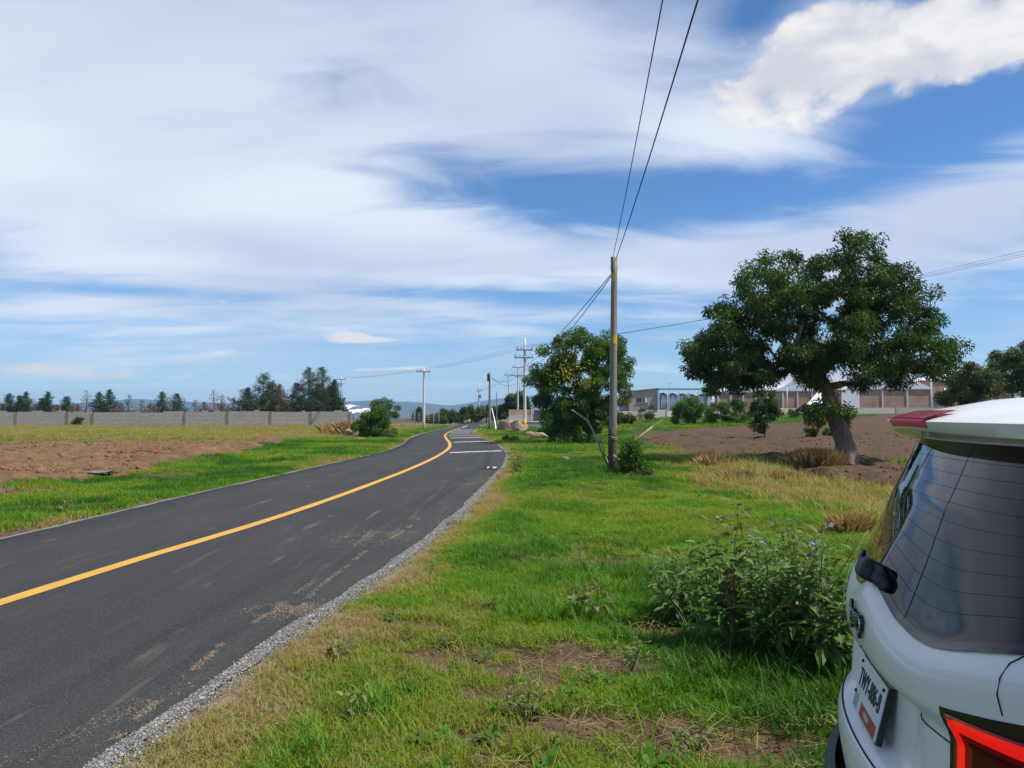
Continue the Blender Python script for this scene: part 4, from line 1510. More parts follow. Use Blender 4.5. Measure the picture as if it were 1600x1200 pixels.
def S(n, rad, h0, h1, seed, cx=0., cy=0.):
    r_ = np.random.default_rng(seed)
    return [(cx + rad * math.cos(k * 2.4 + seed) * r_.uniform(.3, 1), cy + rad * math.sin(k * 2.4 + seed) * r_.uniform(.3, 1), r_.uniform(h0, h1), r_.normal(0, .6)) for k in range(n)]


mainb = G(1135, 1012)
weed('tallest purple flowered weed with a withered leaf column on its stem', mainb, [(.10, .05, 1.06, .3), (.02, .2, .95, -.4), (.22, .1, .86, .5), (-.12, .1, .80, -.5), (-.05, -.12, .72, .2), (.3, .3, .8, .3)], 290, .20, 51, flowers=2, yellow=.03)
# the withered column hangs below the tall weed
dr = tag(empty('withered_stalk', mainb + Vector((.02, -.06, 0))), 'dead brown stalk with shrivelled hanging leaves in front of the tall weed', 'dead stalk')
MB().tube([(0, 0, 0), (.01, 0, .25), (-.01, .0, .52)], [.012, .01, .006], 6).build('stem', M['twig'], dr, smooth=True)
r_ = np.random.default_rng(6)
for k in range(90):
    o = link('leaf', WLD[k % 2], None, dr)
    z_ = .06 + .47 * r_.random()
    a = k * 2.4
    o.location = (.018 * math.cos(a), .018 * math.sin(a), z_)
    o.rotation_euler = (r_.normal(0, .3), r_.uniform(.6, 1.25), a)
    s = r_.uniform(.045, .085)
    o.scale = (s, s, s)
bb = G(1225, 1030)
weed('sprawling purple flowered weed right of the tallest weed', bb, S(10, .50, .6, .92, 3, .05, .15), 290, .20, 52, flowers=4, pink=2, yellow=.05)
bb = G(1290, 1050)
weed('bushy weed with lilac flowers right beside the parked car', bb, S(9, .42, .6, 1.0, 5, .05, .1), 290, .20, 53, flowers=3, yellow=.05)
bb = G(1070, 975)
weed('shorter bushy weed on the left side of the tallest weed', bb, S(8, .36, .4, .68, 7, -.05, .1), 260, .175, 54, flowers=1, yellow=.03)
bb = G(1240, 960)
weed('weed at the back of the purple flowered clump', bb, S(8, .45, .55, .9, 9), 280, .20, 55, flowers=2)
bb = G(928, 962)
weed('slender drooping weed standing alone in the middle of the verge', bb, [(.0, .0, .40, .3), (-.20, .05, .28, -.3), (-.10, -.08, .24, .2)], 46, .17, 56, yellow=.2)
bb = G(775, 956)
weed('small dark weed left of the slender drooping weed', bb, S(3, .10, .10, .2, 11), 24, .085, 57)
bb = G(526, 1030)
weed('wilted weed at the road edge with curled leaves', bb, S(4, .16, .08, .2, 13), 30, .10, 58, yellow=.35, dry=.2)
bb = G(812, 1120)
weed('reddish wilting weed near the lower middle of the verge', bb, S(4, .08, .12, .26, 15), 30, .09, 59, yellow=.3, dry=.3)
bb = G(566, 1128)
weed('dull olive weed low down near the bottom left of the verge', bb, S(2, .06, .15, .24, 17), 16, .085, 60, yellow=.4, dry=.2)
bb = G(985, 1050)
weed('small leafy weed in the bare patch below the tall weed', bb, S(4, .14, .12, .26, 19), 34, .08, 61, yellow=.15)
bb = G(808, 742)
weed('branchy olive weed with white heads at the road bend', bb, S(9, .45, .5, 1.0, 21), 190, .15, 62, yellow=.15, group=None)
bb = G(720, 822)
weed('low dark weed on the road edge half way along the verge', bb, S(4, .2, .08, .18, 23), 26, .10, 63, yellow=.2)
bb = G(97, 805)
weed('pale grey green weed on the left verge near the road', bb, S(4, .12, .25, .45, 25), 34, .13, 64, yellow=.4)
bb = G(1085, 1165)
weed('broad leaved seedling by the bare earth at the bottom', bb, S(3, .08, .06, .12, 27), 18, .09, 65)
bb = G(700, 1010)
weed('low broad leaved weed patch in the left middle of the verge', bb, S(5, .2, .05, .12, 29), 40, .07, 66)

# ------------------------------------------------------------------ utility poles
def sag(a, b, drop, n=24):
    a, b = Vector(a), Vector(b)
    return [a.lerp(b, i / n) - Vector((0, 0, drop * 4 * (i / n) * (1 - i / n))) for i in range(n + 1)]


def cable(label, a, b, drop=.3, r=.012, group=None):
    return tag(MB().tube(sag(a, b, drop), r, 5).build('overhead_cable', M['cable'], smooth=True), label, 'cable', group)


# wooden pole in front
top = at(960, 402, POLE.y)
wp = tag(empty('wooden_pole', POLE), 'tall grey wooden utility pole with a yellow mark, standing in the grass', 'utility pole')
H = top.z - POLE.z
tx = top.x - POLE.x
mb = MB().tube([(tx * t, 0, H * t - .2 * (t == 0)) for t in np.linspace(0, 1, 14)], [.118 - .030 * t + .003 * math.sin(t * 40) for t in np.linspace(0, 1, 14)], 16)
mb.build('shaft', M['wood_pole'], wp, smooth=True)


MB().tube([(tx * t * .2, 0, H * .2 * t - .1 * (t == 0)) for t in np.linspace(0, 1, 6)], [.1205 - .0062 * t for t in np.linspace(0, 1, 6)], 16).build('tarred_base', mat('tarred_wood', (.045, .032, .024), (.10, .075, .055), .85, 9, 8, .006, 14, stretch=(1, 1, .08)), wp, smooth=True)


def band(z0, z1, a0, a1, r, name, mt, n=8):
    P_ = []
    for z in np.linspace(z0, z1, 4):
        k = z / H
        rr = .118 - .03 * k + r
        w_ = .25 * math.sin(z * 23)
        P_.append([(tx * k + rr * math.cos(a), rr * math.sin(a), z) for a in np.linspace(a0 + w_, a1 + w_ * .4, n)])
    return MB().grid(P_).build(name, mt, wp, smooth=True)


zt = (740 - 535) / FOC * POLE.y
band(zt - .13, zt + .16, -2.0, -.35, .004, 'paint_mark', M['yellow_paint'])
band(H - .70, H - .46, -2.6, -1.5, .004, 'paint_mark', M['yellow_paint'])
MB().box((tx - .085, -.02, H - .22), (.03, .16, .44)).build('top_plate', M['dark_metal'], wp)
MB().tube([(tx - .12, 0, H - .30), (tx + .12, 0, H - .30)], .016, 6).build('through_bolt', M['steel'], wp)
MB().tube([(tx - .02, -.13, .95), (-.02, -.135, .97)], .01, 5).build('wire_tie', M['straw_stick'], wp)
for z in (.92, .98):
    MB().tube([(.01 + .124 * math.cos(a), .124 * math.sin(a), z + .02 * math.sin(a * 2)) for a in np.linspace(0, 6.283, 18)], .008, 5).build('wire_tie', M['straw_stick'], wp)
MB().tube([(-.118, -.03, .3), (-.112, -.03, 3.2)], .009, 5).build('ground_wire', M['cable'], wp)


def pole(label, px, base_py, top_py, Y=None, arms=(), mt='concrete_pole', r=.16, yellow=0, extra=None, group='concrete utility poles', name='utility_pole', lean=0.):
    if Y is None:
        b = G(px, base_py)
    else:
        X = (px - 800) / FOC * Y
        b = Vector((X, Y, gz(X, Y)))
    H = at(px, top_py, b.y).z - b.z
    root = tag(empty(name, b), label, 'utility pole', group)
    MB().tube([(lean * t, 0, H * t - .2 * (t == 0)) for t in np.linspace(0, 1, 8)], [r * (1 - .42 * t) for t in np.linspace(0, 1, 8)], 12).build('shaft', M[mt], root, smooth=True)
    if yellow:
        MB().tube([(0, 0, .02), (0, 0, yellow)], [r + .006, r + .002], 12).build('yellow_base', M['yellow_paint'], root, smooth=True)
    for (apy, l, rr) in arms:
        z = at(px, apy, b.y).z - b.z
        k = lean * z / H
        MB().box((k + (rr - l) / 2, -.12, z), (l + rr, .10, .12)).build('crossarm', M['dark_metal' if mt == 'wood_pole' else 'steel'], root)
        for xi in (-l + .08, -l * .45, rr - .08):
            MB().tube([(k + xi, -.12, z + .06), (k + xi, -.12, z + .14), (k + xi, -.12, z + .16), (k + xi, -.12, z + .27)], [.02, .02, .055, .03], 8).build('insulator', M['ceramic'], root, smooth=True)
    return root, b, H


p1, b1, H1 = pole('tallest concrete pole with two crossarms and a yellow foot, beside the boulders', 820, 676, 528, arms=((547, .75, .75), (559, .95, .75)), yellow=1.25)
p2, b2, H2 = pole('concrete pole with crossarm just left of the tallest pole', 809, 0, 571, Y=128, arms=((574, 1.0, 1.0), (587, 1.1, 1.0)), r=.17)
p3, b3, H3 = pole('concrete pole with yellow foot leaning left of the crossarm pair', 797, 0, 585, Y=140, arms=((586, .8, .9),), r=.16, yellow=2.2, lean=-.35)
p4, b4, H4 = pole('lone concrete pole with single crossarm left of the road', 662, 672, 575, arms=((581, .85, .75),), r=.17)
p5, b5, H5 = pole('far concrete pole with a hanging box at the road bend', 748, 0, 600, Y=185, arms=((611, .6, .6),), r=.2)
MB().box((.35, -.2, H5 * .68), (.5, .4, .8)).build('transformer', M['steel'], p5)
MB().tube([(0, 0, H5 * .70), (.35, -.2, H5 * .70)], .05, 6).build('bracket', M['steel'], p5)
p6, b6, H6 = pole('short bare concrete post left of the far pole with the box', 739, 0, 635, Y=180, r=.2)
p7, b7, H7 = pole('wooden pole with a black cable box on top, right of the road', 765, 673, 581, mt='wood_pole', r=.16, group=None, name='wooden_pole')
MB().box((-.12, -.18, H7 - .62), (.30, .22, .80)).build('cable_box', M['dark_metal'], p7)
MB().tube([(-.02, 0, H7 - .5), (-.12, -.12, H7 - .5)], .04, 6).build('bracket', M['dark_metal'], p7)
p8, b8, H8 = pole('thin dark post behind the wooden pole with the cable box', 776, 0, 612, Y=120, mt='wood_pole', r=.11, group=None, name='wooden_pole')
p9, b9, H9 = pole('pole with crossarm peeping over the right end of the conifers', 533, 0, 588, Y=142, arms=((593, .85, .85), (600, .1, .6)), r=.15)
p10, b10, H10 = pole('slim concrete pole hidden behind the crossarm pair', 812, 0, 590, Y=160, arms=((588, .9, .9),), r=.16)
# leaning white guy post
tag(MB().tube([at(768, 637, 92), at(774, 662, 92), G(775, 674) + Vector((0, 0, -.1))], .075, 8).build('leaning_post', M['white_sheet'], smooth=True), 'leaning white post beside the wooden pole with the cable box', 'post')

# cables
wt = lambda dz: Vector((top.x, POLE.y, top.z - dz))
back_l, back_r = Vector((-1.15, -24, 6.2)), Vector((-.75, -24, 6.2))
a_, b_ = wt(.05), wt(.05)
cable('left of the two black cables running overhead from the wooden pole', (top.x - .05, POLE.y, top.z - .03), (-1.55, -24, 6.9), .75, .0075, None)
cable('right of the two black cables running overhead from the wooden pole', (top.x + .04, POLE.y, top.z - .06), (-.70, -24, 6.75), .75, .010, None)
ptop = at(822, 571, b1.y)
cable('upper cable sloping from the wooden pole down to the tallest concrete pole', (top.x - .1, POLE.y, top.z - .50), ptop, .25, .014)
cable('lower cable sloping from the wooden pole down to the tallest concrete pole', (top.x - .1, POLE.y, top.z - .56), ptop - Vector((0, 0, .35)), .55, .014)
q7 = Vector((b7.x, b7.y, b7.z + H7 - .5))
cable('cable looping from the tallest concrete pole to the cable box pole', ptop - Vector((0, 0, .2)), q7, .9, .016)
cable('taut cable from the cable box pole back to the crossarm pair', q7, Vector((b2.x, b2.y, b2.z + H2 * .72)), .8, .018)
for k, dx in enumerate((-.7, .1, .68)):
    nm = ('left', 'middle', 'right')[k]
    arm1 = at(820, 545, b1.y) + Vector((dx, -.12, .2))
    arm4 = at(662, 579, b4.y) + Vector((dx, -.12, .2))
    cable('%s of three distribution wires rising from the tallest pole to the right' % nm, arm1, Vector((34 + dx * .6, 36 + k * .8, 11.3 + .35 * k)), .7, .009, 'distribution wires over the field')
    cable('%s of three wires crossing the road between two concrete poles' % nm, arm1, arm4, .22, .0085, 'wires crossing the road')
    cable('%s of three wires running left from the lone pole behind the conifers' % nm, arm4, at(533, 591, b9.y) + Vector((dx, 0, .2)), .35, .0085, 'wires left of the lone pole')
    cable('%s wire between the tallest pole and the crossarm pair' % nm, arm1, Vector((b2.x + dx, b2.y, b2.z + H2 - .2)), .5, .013, 'wires along the far poles')
    cable('%s wire from the crossarm pair to the far pole with the box' % nm, Vector((b2.x + dx, b2.y, b2.z + H2 - .2)), Vector((b5.x + dx * .6, b5.y, b5.z + H5 - 1.5)), .9, .014, 'wires to the far pole')

# ------------------------------------------------------------------ block wall on the left
PXS = [-150, -66, 27, 107, 147, 220, 290, 357, 424, 487, 548]
TOPS = [645, 645, 644, 645, 645, 644.5, 644.5, 643, 643.5, 644, 645]
WALLS = tag(empty('block_wall', ((200 - 800) / FOC * WALLY, WALLY, -.05)), 'long grey concrete block wall with pillars across the left field', 'wall')
wl = WALLS.location
for i in range(len(PXS) - 1):
    xa, xb = [(p - 800) / FOC * WALLY for p in PXS[i:i + 2]]
    h_ = CAM_H + (650 - TOPS[i]) / FOC * WALLY + .05 + (.0, .12, .05, .0, .1)[i % 5]
    MB().box(((xa + xb) / 2 - wl.x, 0, h_ / 2 - .15), (xb - xa - (.36 if i not in (3, 4, 5) else .004), .16, h_ + .3)).build('wall_panel', M['block_wall'], WALLS)
    if i not in (4,):
        MB().box((xb - wl.x, -.03, h_ / 2 - .15), (.36, .30, h_ + .42 - .15 * (i % 2))).build('pillar', M['block_pillar'], WALLS)
    # broken coping courses of differing height
    r_ = np.random.default_rng(i)
    for k in range(2):
        u = xa + .6 + (xb - xa - 1.2) * r_.random()
        w_ = min(r_.uniform(1.2, 3.2), xb - u - .3)
        if w_ > .5:
            MB().box((u + w_ / 2 - wl.x, 0, h_ + .10), (w_, .154, .20)).build('coping_course', M['block_wall'], WALLS)
# white sheet roofs behind the wall end
for i, (lab, xs_, z0, z1, yy) in enumerate((('white curved sheet roof behind the wall, left and higher', (522, 548), 633, 639, 136), ('white curved sheet roof behind the wall, right and lower', (536, 580), 638.5, 646, 133))):
    xa, xb = [(p - 800) / FOC * yy for p in xs_]
    za, zb = CAM_H + (650 - z0) / FOC * yy, CAM_H + (650 - z1) / FOC * yy
    root = tag(empty('sheet_roof', ((xa + xb) / 2, yy, gz(xa, yy))), lab, 'roof', 'white sheet roofs behind the wall')
    L_ = xb - xa
    zb0 = gz(xa, yy)
    for k in range(4):
        x0, x1 = -L_ / 2 + L_ * k / 4, -L_ / 2 + L_ * (k + 1) / 4 - .03
        P_ = []
        for t in np.linspace(0, 1, 8):
            y_ = t * 5 - 1.0
            P_.append([(x0 + (x1 - x0) * s + y_ * .25, y_, zb - zb0 + (za - zb) * math.sin(t * 2.2 + .1) + .12 * math.sin(s * 3.14) - .5 * abs(x0 / L_)) for s in np.linspace(0, 1, 5)])
        bb_ = MB().grid(P_).build('roof_sheet', M['white_sheet'], root, smooth=True)
        bb_.modifiers.new('t', 'SOLIDIFY').thickness = .04
    for sx in (-1, 1):
        for y_ in (.1, 3.6):
            MB().tube([(sx * (L_ / 2 - .2) + y_ * .25, y_, 0), (sx * (L_ / 2 - .2) + y_ * .25, y_, zb - zb0 + .0)], .06, 6).build('post', M['steel'], root)

# wire fence right of the wall end
fx = [(617, 116), (626, 114), (631, 113.5), (638, 113), (642, 113), (648, 118), (655, 121), (663, 124), (670, 128), (678, 132), (686, 137)]
fb = [Vector(((p - 800) / FOC * y, y, gz((p - 800) / FOC * y, y))) for p, y in fx]
fr = tag(empty('wire_fence', fb[0]), 'wire fence on thin pale posts left of the lone pole', 'fence')
for i, q in enumerate(fb):
    MB().tube([q - fb[0] - Vector((0, 0, .2)), q - fb[0] + Vector((.03 * (i % 3 - 1), 0, 2.2 + .1 * (i % 2)))], .045 if i % 2 else .035, 7).build('post', M['grey_wall'], fr, smooth=True)
for z in (.35, .7, 1.05, 1.4, 1.75, 2.1):
    MB().tube([q - fb[0] + Vector((0, -.05, z)) for q in fb], .012, 4).build('wire', M['steel'], fr)

# ------------------------------------------------------------------ boulders
def rock(label, px, py, sx, sy, sz, seed, mt='rock', group=None, rz=0., name='boulder', Y=None):
    b = G(px, py)
    bm = bmesh.new()
    bmesh.ops.create_icosphere(bm, subdivisions=3, radius=1)
    r_ = np.random.default_rng(seed)
    planes = [(unit(r_.normal(size=3)), r_.uniform(.55, .85)) for _ in range(13)]
    for v in bm.verts:
        c = np.array(v.co)
        for n_, d_ in planes:
            k = c @ n_ - d_
            if k > 0:
                c = c - n_ * k * .88
        c *= 1 + .22 * (fbm(c[0] * 2.6 + seed, c[1] * 2.1 + c[2] * 1.7, seed, 3) - .5)
        v.co = c
    me = bpy.data.meshes.new(name)
    bm.to_mesh(me)
    bm.free()
    o = link(name, me, M[mt], None, b + Vector((0, 0, sz * .45)))
    o.scale = (sx, sy, sz)
    o.rotation_euler = (0, 0, rz)
    return tag(o, label, 'rock', group)


rock('largest squarish brown boulder between the cable box pole and tallest pole', 793, 675, 1.25, 1.0, 1.0, 1, rz=.3, group='boulders right of the road')
rock('long cracked boulder touching the foot of the tallest pole', 812, 675.5, 1.2, 1.05, .88, 2, rz=1.2, group='boulders right of the road')
rock('small dark brown rock right of the tallest pole', 830, 684, .42, .4, .36, 3, group='boulders right of the road')
rock('pale pinkish rock below the tallest pole foot', 841, 687, .7, .5, .42, 4, group='boulders right of the road')
rock('rounded boulder on the left of the heap by the wall end', 549, 683, .72, .6, .46, 5, group='boulders by the wall end')
rock('middle boulder of the heap by the wall end', 561, 684, .52, .5, .44, 6, group='boulders by the wall end')
rock('right boulder of the heap by the wall end, against the bush', 570, 685, .38, .4, .34, 7, group='boulders by the wall end')
rock('flat pale stone lying in front of the wall end heap', 562, 688, .50, .4, .14, 8, group='boulders by the wall end')
rock('small dark stone in the grass left of the wooden pole', 884, 721, .17, .15, .13, 9, 'rock_grey')
rock('flat pale stone in the grass beyond the dark stone', 901, 710, .45, .25, .07, 10)
rock('flat grey stone half buried in the left verge', 152, 739, .5, .35, .05, 11, 'rock_grey')
rock('low brown rock pile at the far bend of the road', 726, 662, 1.6, 1.2, .8, 12, group='rocks at the far road bend')
rock('small rock left of the cable box pole', 752, 668, .5, .4, .3, 13, group='rocks at the far road bend')

# ------------------------------------------------------------------ brick house by the road
Yh = 104
xa, xm, xb = [(p - 800) / FOC * Yh for p in (795, 832, 862)]
hb = tag(empty('brick_house', (xa, Yh, gz(xa, Yh))), 'low brick and grey block house with a dark gate behind the boulders', 'house')
z0 = gz(xa, Yh)
zz = lambda py: CAM_H + (650 - py) / FOC * Yh - z0
MB().box(((xm - xa) / 2, 2.5, zz(648.5) / 2 - .2), (xm - xa, 5, zz(648.5) + .4)).build('lower_wall', M['grey_wall'], hb)
MB().box(((xm - xa) / 2, 2.5, (zz(640) + zz(648.5)) / 2), (xm - xa - .006, 4.99, zz(640) - zz(648.5))).build('brick_wall', M['red_brick'], hb)
MB().box((xm - xa - .12, -.06, zz(640) / 2 + .3), (.22, .2, zz(640) + .2)).build('corner_column', M['tan_wall'], hb)
MB().box(((xm + xb) / 2 - xa + .05, .02, zz(641) / 2), (xb - xm - .35, .10, zz(641))).build('gate', M['gate_blue'], hb)
for k in range(5):
    MB().box((xm - xa + .35 + k * (xb - xm - .6) / 4, -.045, zz(641) / 2), (.05, .04, zz(641) - .1)).build('gate_bar', M['dark_metal'], hb)
MB().box(((xm + xb) / 2 - xa, .1, zz(640.5)), (xb - xm + .1, .22, .12)).build('lintel', M['grey_wall'], hb)
MB().box(((xa + xb) / 2 - xa + .6, -2.0, zz(659) / 2 - .2), (xb - xa + 2.5, 3.8, zz(659) + .4)).build('plinth', M['grey_wall'], hb)
MB().box(((xa + xb) / 2 - xa + .6, -2.0, zz(659) + .03), (xb - xa + 2.6, 3.9, .09)).build('plinth_slab', M['concrete_pole'], hb)

# ------------------------------------------------------------------ factory on the right
YF = 150
fx_ = lambda px, Y=YF: (px - 800) / FOC * Y
fz_ = lambda py, Y=YF: CAM_H + (650 - py) / FOC * Y
zf = gz(30, YF)
# tan block with flat roof running right over the tanks
tb = tag(empty('factory_block', (fx_(983), YF, zf)), 'tan rendered factory block with a dark window and flat roof', 'building')
W_, Hh = fx_(1027) - fx_(983), fz_(609) - zf
MB().add([(0, 0, -.3), (W_, 0, -.3), (W_, 0, Hh + .2), (0, 0, Hh - .35), (0, 14, -.3), (W_, 14, -.3), (W_, 14, Hh + .2), (0, 14, Hh - .35)],
         [(0, 1, 2, 3), (1, 5, 6, 2), (5, 4, 7, 6), (4, 0, 3, 7), (3, 2, 6, 7), (0, 4, 5, 1)]).build('wall', M['tan_wall'], tb)
MB().box((W_ / 2, 6.9, Hh), (W_ + .3, 14.4, .12), ry=-.098).build('roof_edge', M['grey_wall'], tb)
xw, zw = fx_(1003.5) - fx_(983), fz_(625.5) - zf
wn = MB().box((xw, -.02, zw), (2.2, .06, .90)).build('window', M['glass_dark'], tb)
MB().box((0, 0, 0), (.1, .08, .9)).build('mullion', M['silver'], wn, (xw, -.03, zw))
MB().box((xw + .75, -.05, zw), (.5, .06, .8)).build('window_panel', M['white_sheet'], tb)
MB().box((xw, -.06, zw - .5), (2.5, .14, .1)).build('sill', M['grey_wall'], tb)
MB().box((W_ + .15, -.2, Hh / 2 - .2), (.3, .3, Hh + .2)).build('corner_post', M['white_sheet'], tb)
# flat roof over the tanks
cr = tag(empty('tank_canopy', (fx_(1029), YF, zf)), 'flat dark edged canopy roof over the steel tanks', 'canopy')
Lc = fx_(1122) - fx_(1029)
MB().box((Lc / 2, 3, Hh + .16), (Lc, 7, .14)).build('roof', M['dark_metal'], cr)
MB().box((Lc / 2, -.42, Hh - .02), (Lc, .12, .2)).build('edge_beam', M['white_sheet'], cr)
for k in range(7):
    MB().box((Lc * k / 6, -.42, Hh / 2 - .1), (.14, .14, Hh)).build('post', M['white_sheet'], cr)
MB().tube([(Lc * .17, -.3, Hh + .2), (Lc * .17, -.3, Hh + 1.3), (Lc * .17 + .6, -.3, Hh + 1.3)], .05, 6).build('lamp_bracket', M['steel'], cr)
for i, (px, tpy) in enumerate(((1037.5, 613), (1053, 613.5), (1068, 614), (1083, 615), (1097, 616), (1112, 615))):
    r_ = .88 if i < 5 else .95
    tk = tag(empty('steel_tank', (fx_(px), YF + 1.4, zf)), '%s upright steel tank from the tan block under the canopy' % ('first', 'second', 'third', 'fourth', 'fifth', 'sixth')[i], 'tank', 'steel tanks under the canopy')
    h_ = fz_(tpy) - zf
    MB().tube([(0, 0, .1), (0, 0, .12), (0, 0, h_ - .4), (0, 0, h_ - .15), (0, 0, h_ - .05)], [r_ * .9, r_, r_, r_ * .55, .15], 28).build('shell', M['silver'], tk, smooth=True)
    for z in (h_ * .36, h_ * .68):
        MB().tube([(0, 0, z), (0, 0, z + .07)], r_ + .012, 28).build('hoop', M['steel'], tk)
    MB().box((-.3, -r_ - .005, .55), (.3, .06, .5)).build('hatch', M['steel'], tk)
    for k in range(3):
        a = k * 2.094 + .5
        MB().tube([(r_ * .8 * math.cos(a), r_ * .8 * math.sin(a), -.1), (r_ * .8 * math.cos(a), r_ * .8 * math.sin(a), .2)], .06, 6).build('leg', M['steel'], tk)
# lean-to canopy at the left of the tan block
lc = tag(empty('open_canopy', (fx_(962), YF + 2, gz(fx_(962), YF + 2))), 'open white roofed canopy left of the tan block', 'canopy')
Wl, z0 = fx_(983) - fx_(962), lc.location.z
MB().box((Wl / 2, 2, fz_(623) - z0), (Wl + .3, 6, .22), ry=-.10).build('roof', M['white_sheet'], lc)
for k in range(4):
    MB().box((.2 + (Wl - .5) * k / 3, -.6, (fz_(625) - z0) / 2), (.10, .10, fz_(625) - z0 + .06 * k)).build('post', M['steel'], lc)
MB().box((Wl / 2, -.62, .55), (Wl, .06, .06)).build('rail', M['dark_metal'], lc)


# brick halls with white membrane roofs
def hall(label, px0, px1, top, base_y, ridge, Y, depth, ridge_at=.5, group='brick halls with white roofs', panels=5, sweep=.0):
    x0, x1 = fx_(px0, Y), fx_(px1, Y)
    z0 = gz((x0 + x1) / 2, Y) if base_y is None else fz_(base_y, Y)
    root = tag(empty('brick_hall', (x0, Y, z0)), label, 'building', group)
    W_, Hh = x1 - x0, fz_(top, Y) - z0
    MB().box((W_ / 2, depth / 2, Hh / 2 - .25), (W_, depth, Hh + .5)).build('wall', M['red_brick'], root)
    for k in range(panels):
        MB().box((W_ * k / (panels - 1), -.06, Hh / 2 - .2), (.28, .18, Hh + .36)).build('column', M['concrete_pole'], root)
    MB().box((W_ / 2, -.05, Hh - .08), (W_ + .1, .16, .20)).build('ring_beam', M['concrete_pole'], root)
    zr = fz_(ridge, Y) - z0
    n = 24
    prof = []
    for i in range(n + 1):
        t = i / n
        k = t / ridge_at if t < ridge_at else (1 - t) / (1 - ridge_at)
        k = k - sweep * math.sin(k * math.pi) * .5
        prof.append((W_ * (-.02 + 1.04 * t), Hh + .05 + (zr - Hh) * k))
    V, F = [], []
    for y_ in (-.25, depth + .25):
        V += [(x, y_, z) for x, z in prof] + [(x, y_, Hh + .03) for x, z in prof]
    m_ = n + 1
    for i in range(n):
        F += [(i, i + 1, 2 * m_ + i + 1, 2 * m_ + i), (m_ + i, m_ + i + 1, i + 1, i), (3 * m_ + i + 1, 3 * m_ + i, 2 * m_ + i, 2 * m_ + i + 1)]
    MB().add(V, F).build('membrane_roof', M['white_membrane'], root, smooth=False)
    return root, W_, Hh


hall('brick hall with low white roof behind the shrubs and sapling', 1122, 1200, 613, 641, 598, 158, 16, .7, sweep=.3)
hall('brick hall with swept white tent roof left of the large trunk', 1200, 1292, 611, 640, 575, 156, 16, .62, sweep=.5)
r3, w3, h3 = hall('widest brick hall with white gable, right of the large trunk', 1340, 1456, 608, 637, 570, 150, 20, .30, panels=4)
MB().box((-1.6, -.5, 1.6), (3.4, .2, 3.6)).build('white_door', M['white_sheet'], r3)
r4, w4, h4 = hall('tall brick hall with white sloping roof above the parked car', 1456, 1585, 594, 637, 572, 162, 14, .8, panels=3)
MB().tube([(1.6, -.4, 1.2), (1.6, -.4, 3.0), (1.9, -.4, 3.5), (2.6, -.3, 3.7), (2.7, .5, 3.7)], .35, 12).build('air_duct', M['white_sheet'], r4, smooth=True)
tag(MB().add([at(1256, 637, 149), at(1300, 637, 149), at(1278, 612, 152)] + [at(1264, 637, 155), at(1305, 637, 155), at(1284, 614, 156)],
             [(0, 1, 2), (5, 4, 3), (0, 2, 5, 3), (1, 4, 5, 2), (0, 3, 4, 1)]).build('storage_tent', M['white_membrane']), 'low white tent between the two brick halls beside the trunk', 'tent')
for i, (px, tp_) in enumerate(((1230, 603), (1455, 588))):
    X, Y = fx_(px, 147), 147
    z0 = gz(X, Y)
    lp = tag(empty('lamp_post', (X, Y, z0)), ('slim lamp post left of the large trunk', 'slim lamp post at the corner of the widest brick hall')[i], 'lamp post')
    h_ = fz_(tp_, Y) - z0
    MB().tube([(0, 0, -.1), (0, 0, h_)], [.11, .07], 8).build('shaft', M['white_sheet'], lp, smooth=True)
    MB().box((.2, 0, h_), (.6, .22, .1)).build('lamp_head', M['steel'], lp)
# boundary wall: follows the field edge
bw = [(955, 101), (1000, 103), (1040, 106), (1064, 110), (1120, 118), (1200, 128), (1300, 138), (1400, 142), (1480, 143), (1570, 144)]
bp = [Vector(((p - 800) / FOC * y, y, gz((p - 800) / FOC * y, y))) for p, y in bw]
bwall = tag(empty('boundary_wall', bp[0]), 'low grey block wall running along the back of the ploughed field', 'wall')
for i in range(len(bp) - 1):
    a, c = bp[i] - bp[0], bp[i + 1] - bp[0]
    d = c - a
    n_ = Vector((-d.y, d.x, 0)).normalized() * .09
    h_ = 1.05 + .12 * (i % 2)
    lo, up = Vector((0, 0, -.3)), Vector((0, 0, h_))
    MB().add([a - n_ + lo, c - n_ + lo, c - n_ + up, a - n_ + up, a + n_ + lo, c + n_ + lo, c + n_ + up, a + n_ + up],
             [(0, 1, 2, 3), (5, 4, 7, 6), (3, 2, 6, 7), (4, 0, 3, 7), (1, 5, 6, 2)]).build('wall_panel', M['block_wall'], bwall)
    MB().box((c.x, c.y - .05, c.z + h_ / 2 - .1), (.32, .34, h_ + .5)).build('pillar', M['grey_wall'], bwall)

# ------------------------------------------------------------------ litter
b = G(772, 737)
lt = MB().grid([[(u * .34 - .2, v * .12 + .03 * math.sin(u * 6), .02 + .05 * abs(math.sin(u * 5 + v * 2))) for v in np.linspace(0, 1, 6)] for u in np.linspace(0, 1, 14)])
tag(lt.build('plastic_scrap', mat('mint_plastic', (.62, .74, .70), rough=.5), None, Vector((b.x, b.y, ROADZ + .02)), True), 'crumpled pale mint plastic scrap on the right road edge', 'litter')
b = G(1386, 790)
lt = MB().grid([[(u * .42 - .2, v * .14 + .05 * math.sin(u * 6), .02 + .10 * math.sin(u * 3.1) ** .6 * (1 - .3 * v)) for v in np.linspace(0, 1, 6)] for u in np.linspace(.02, .98, 14)])
tag(lt.build('plastic_scrap', mat('red_plastic', (.62, .03, .03), rough=.4), None, b + Vector((0, 0, .03)), True), 'red plastic scrap in the dry grass beyond the parked car', 'litter')

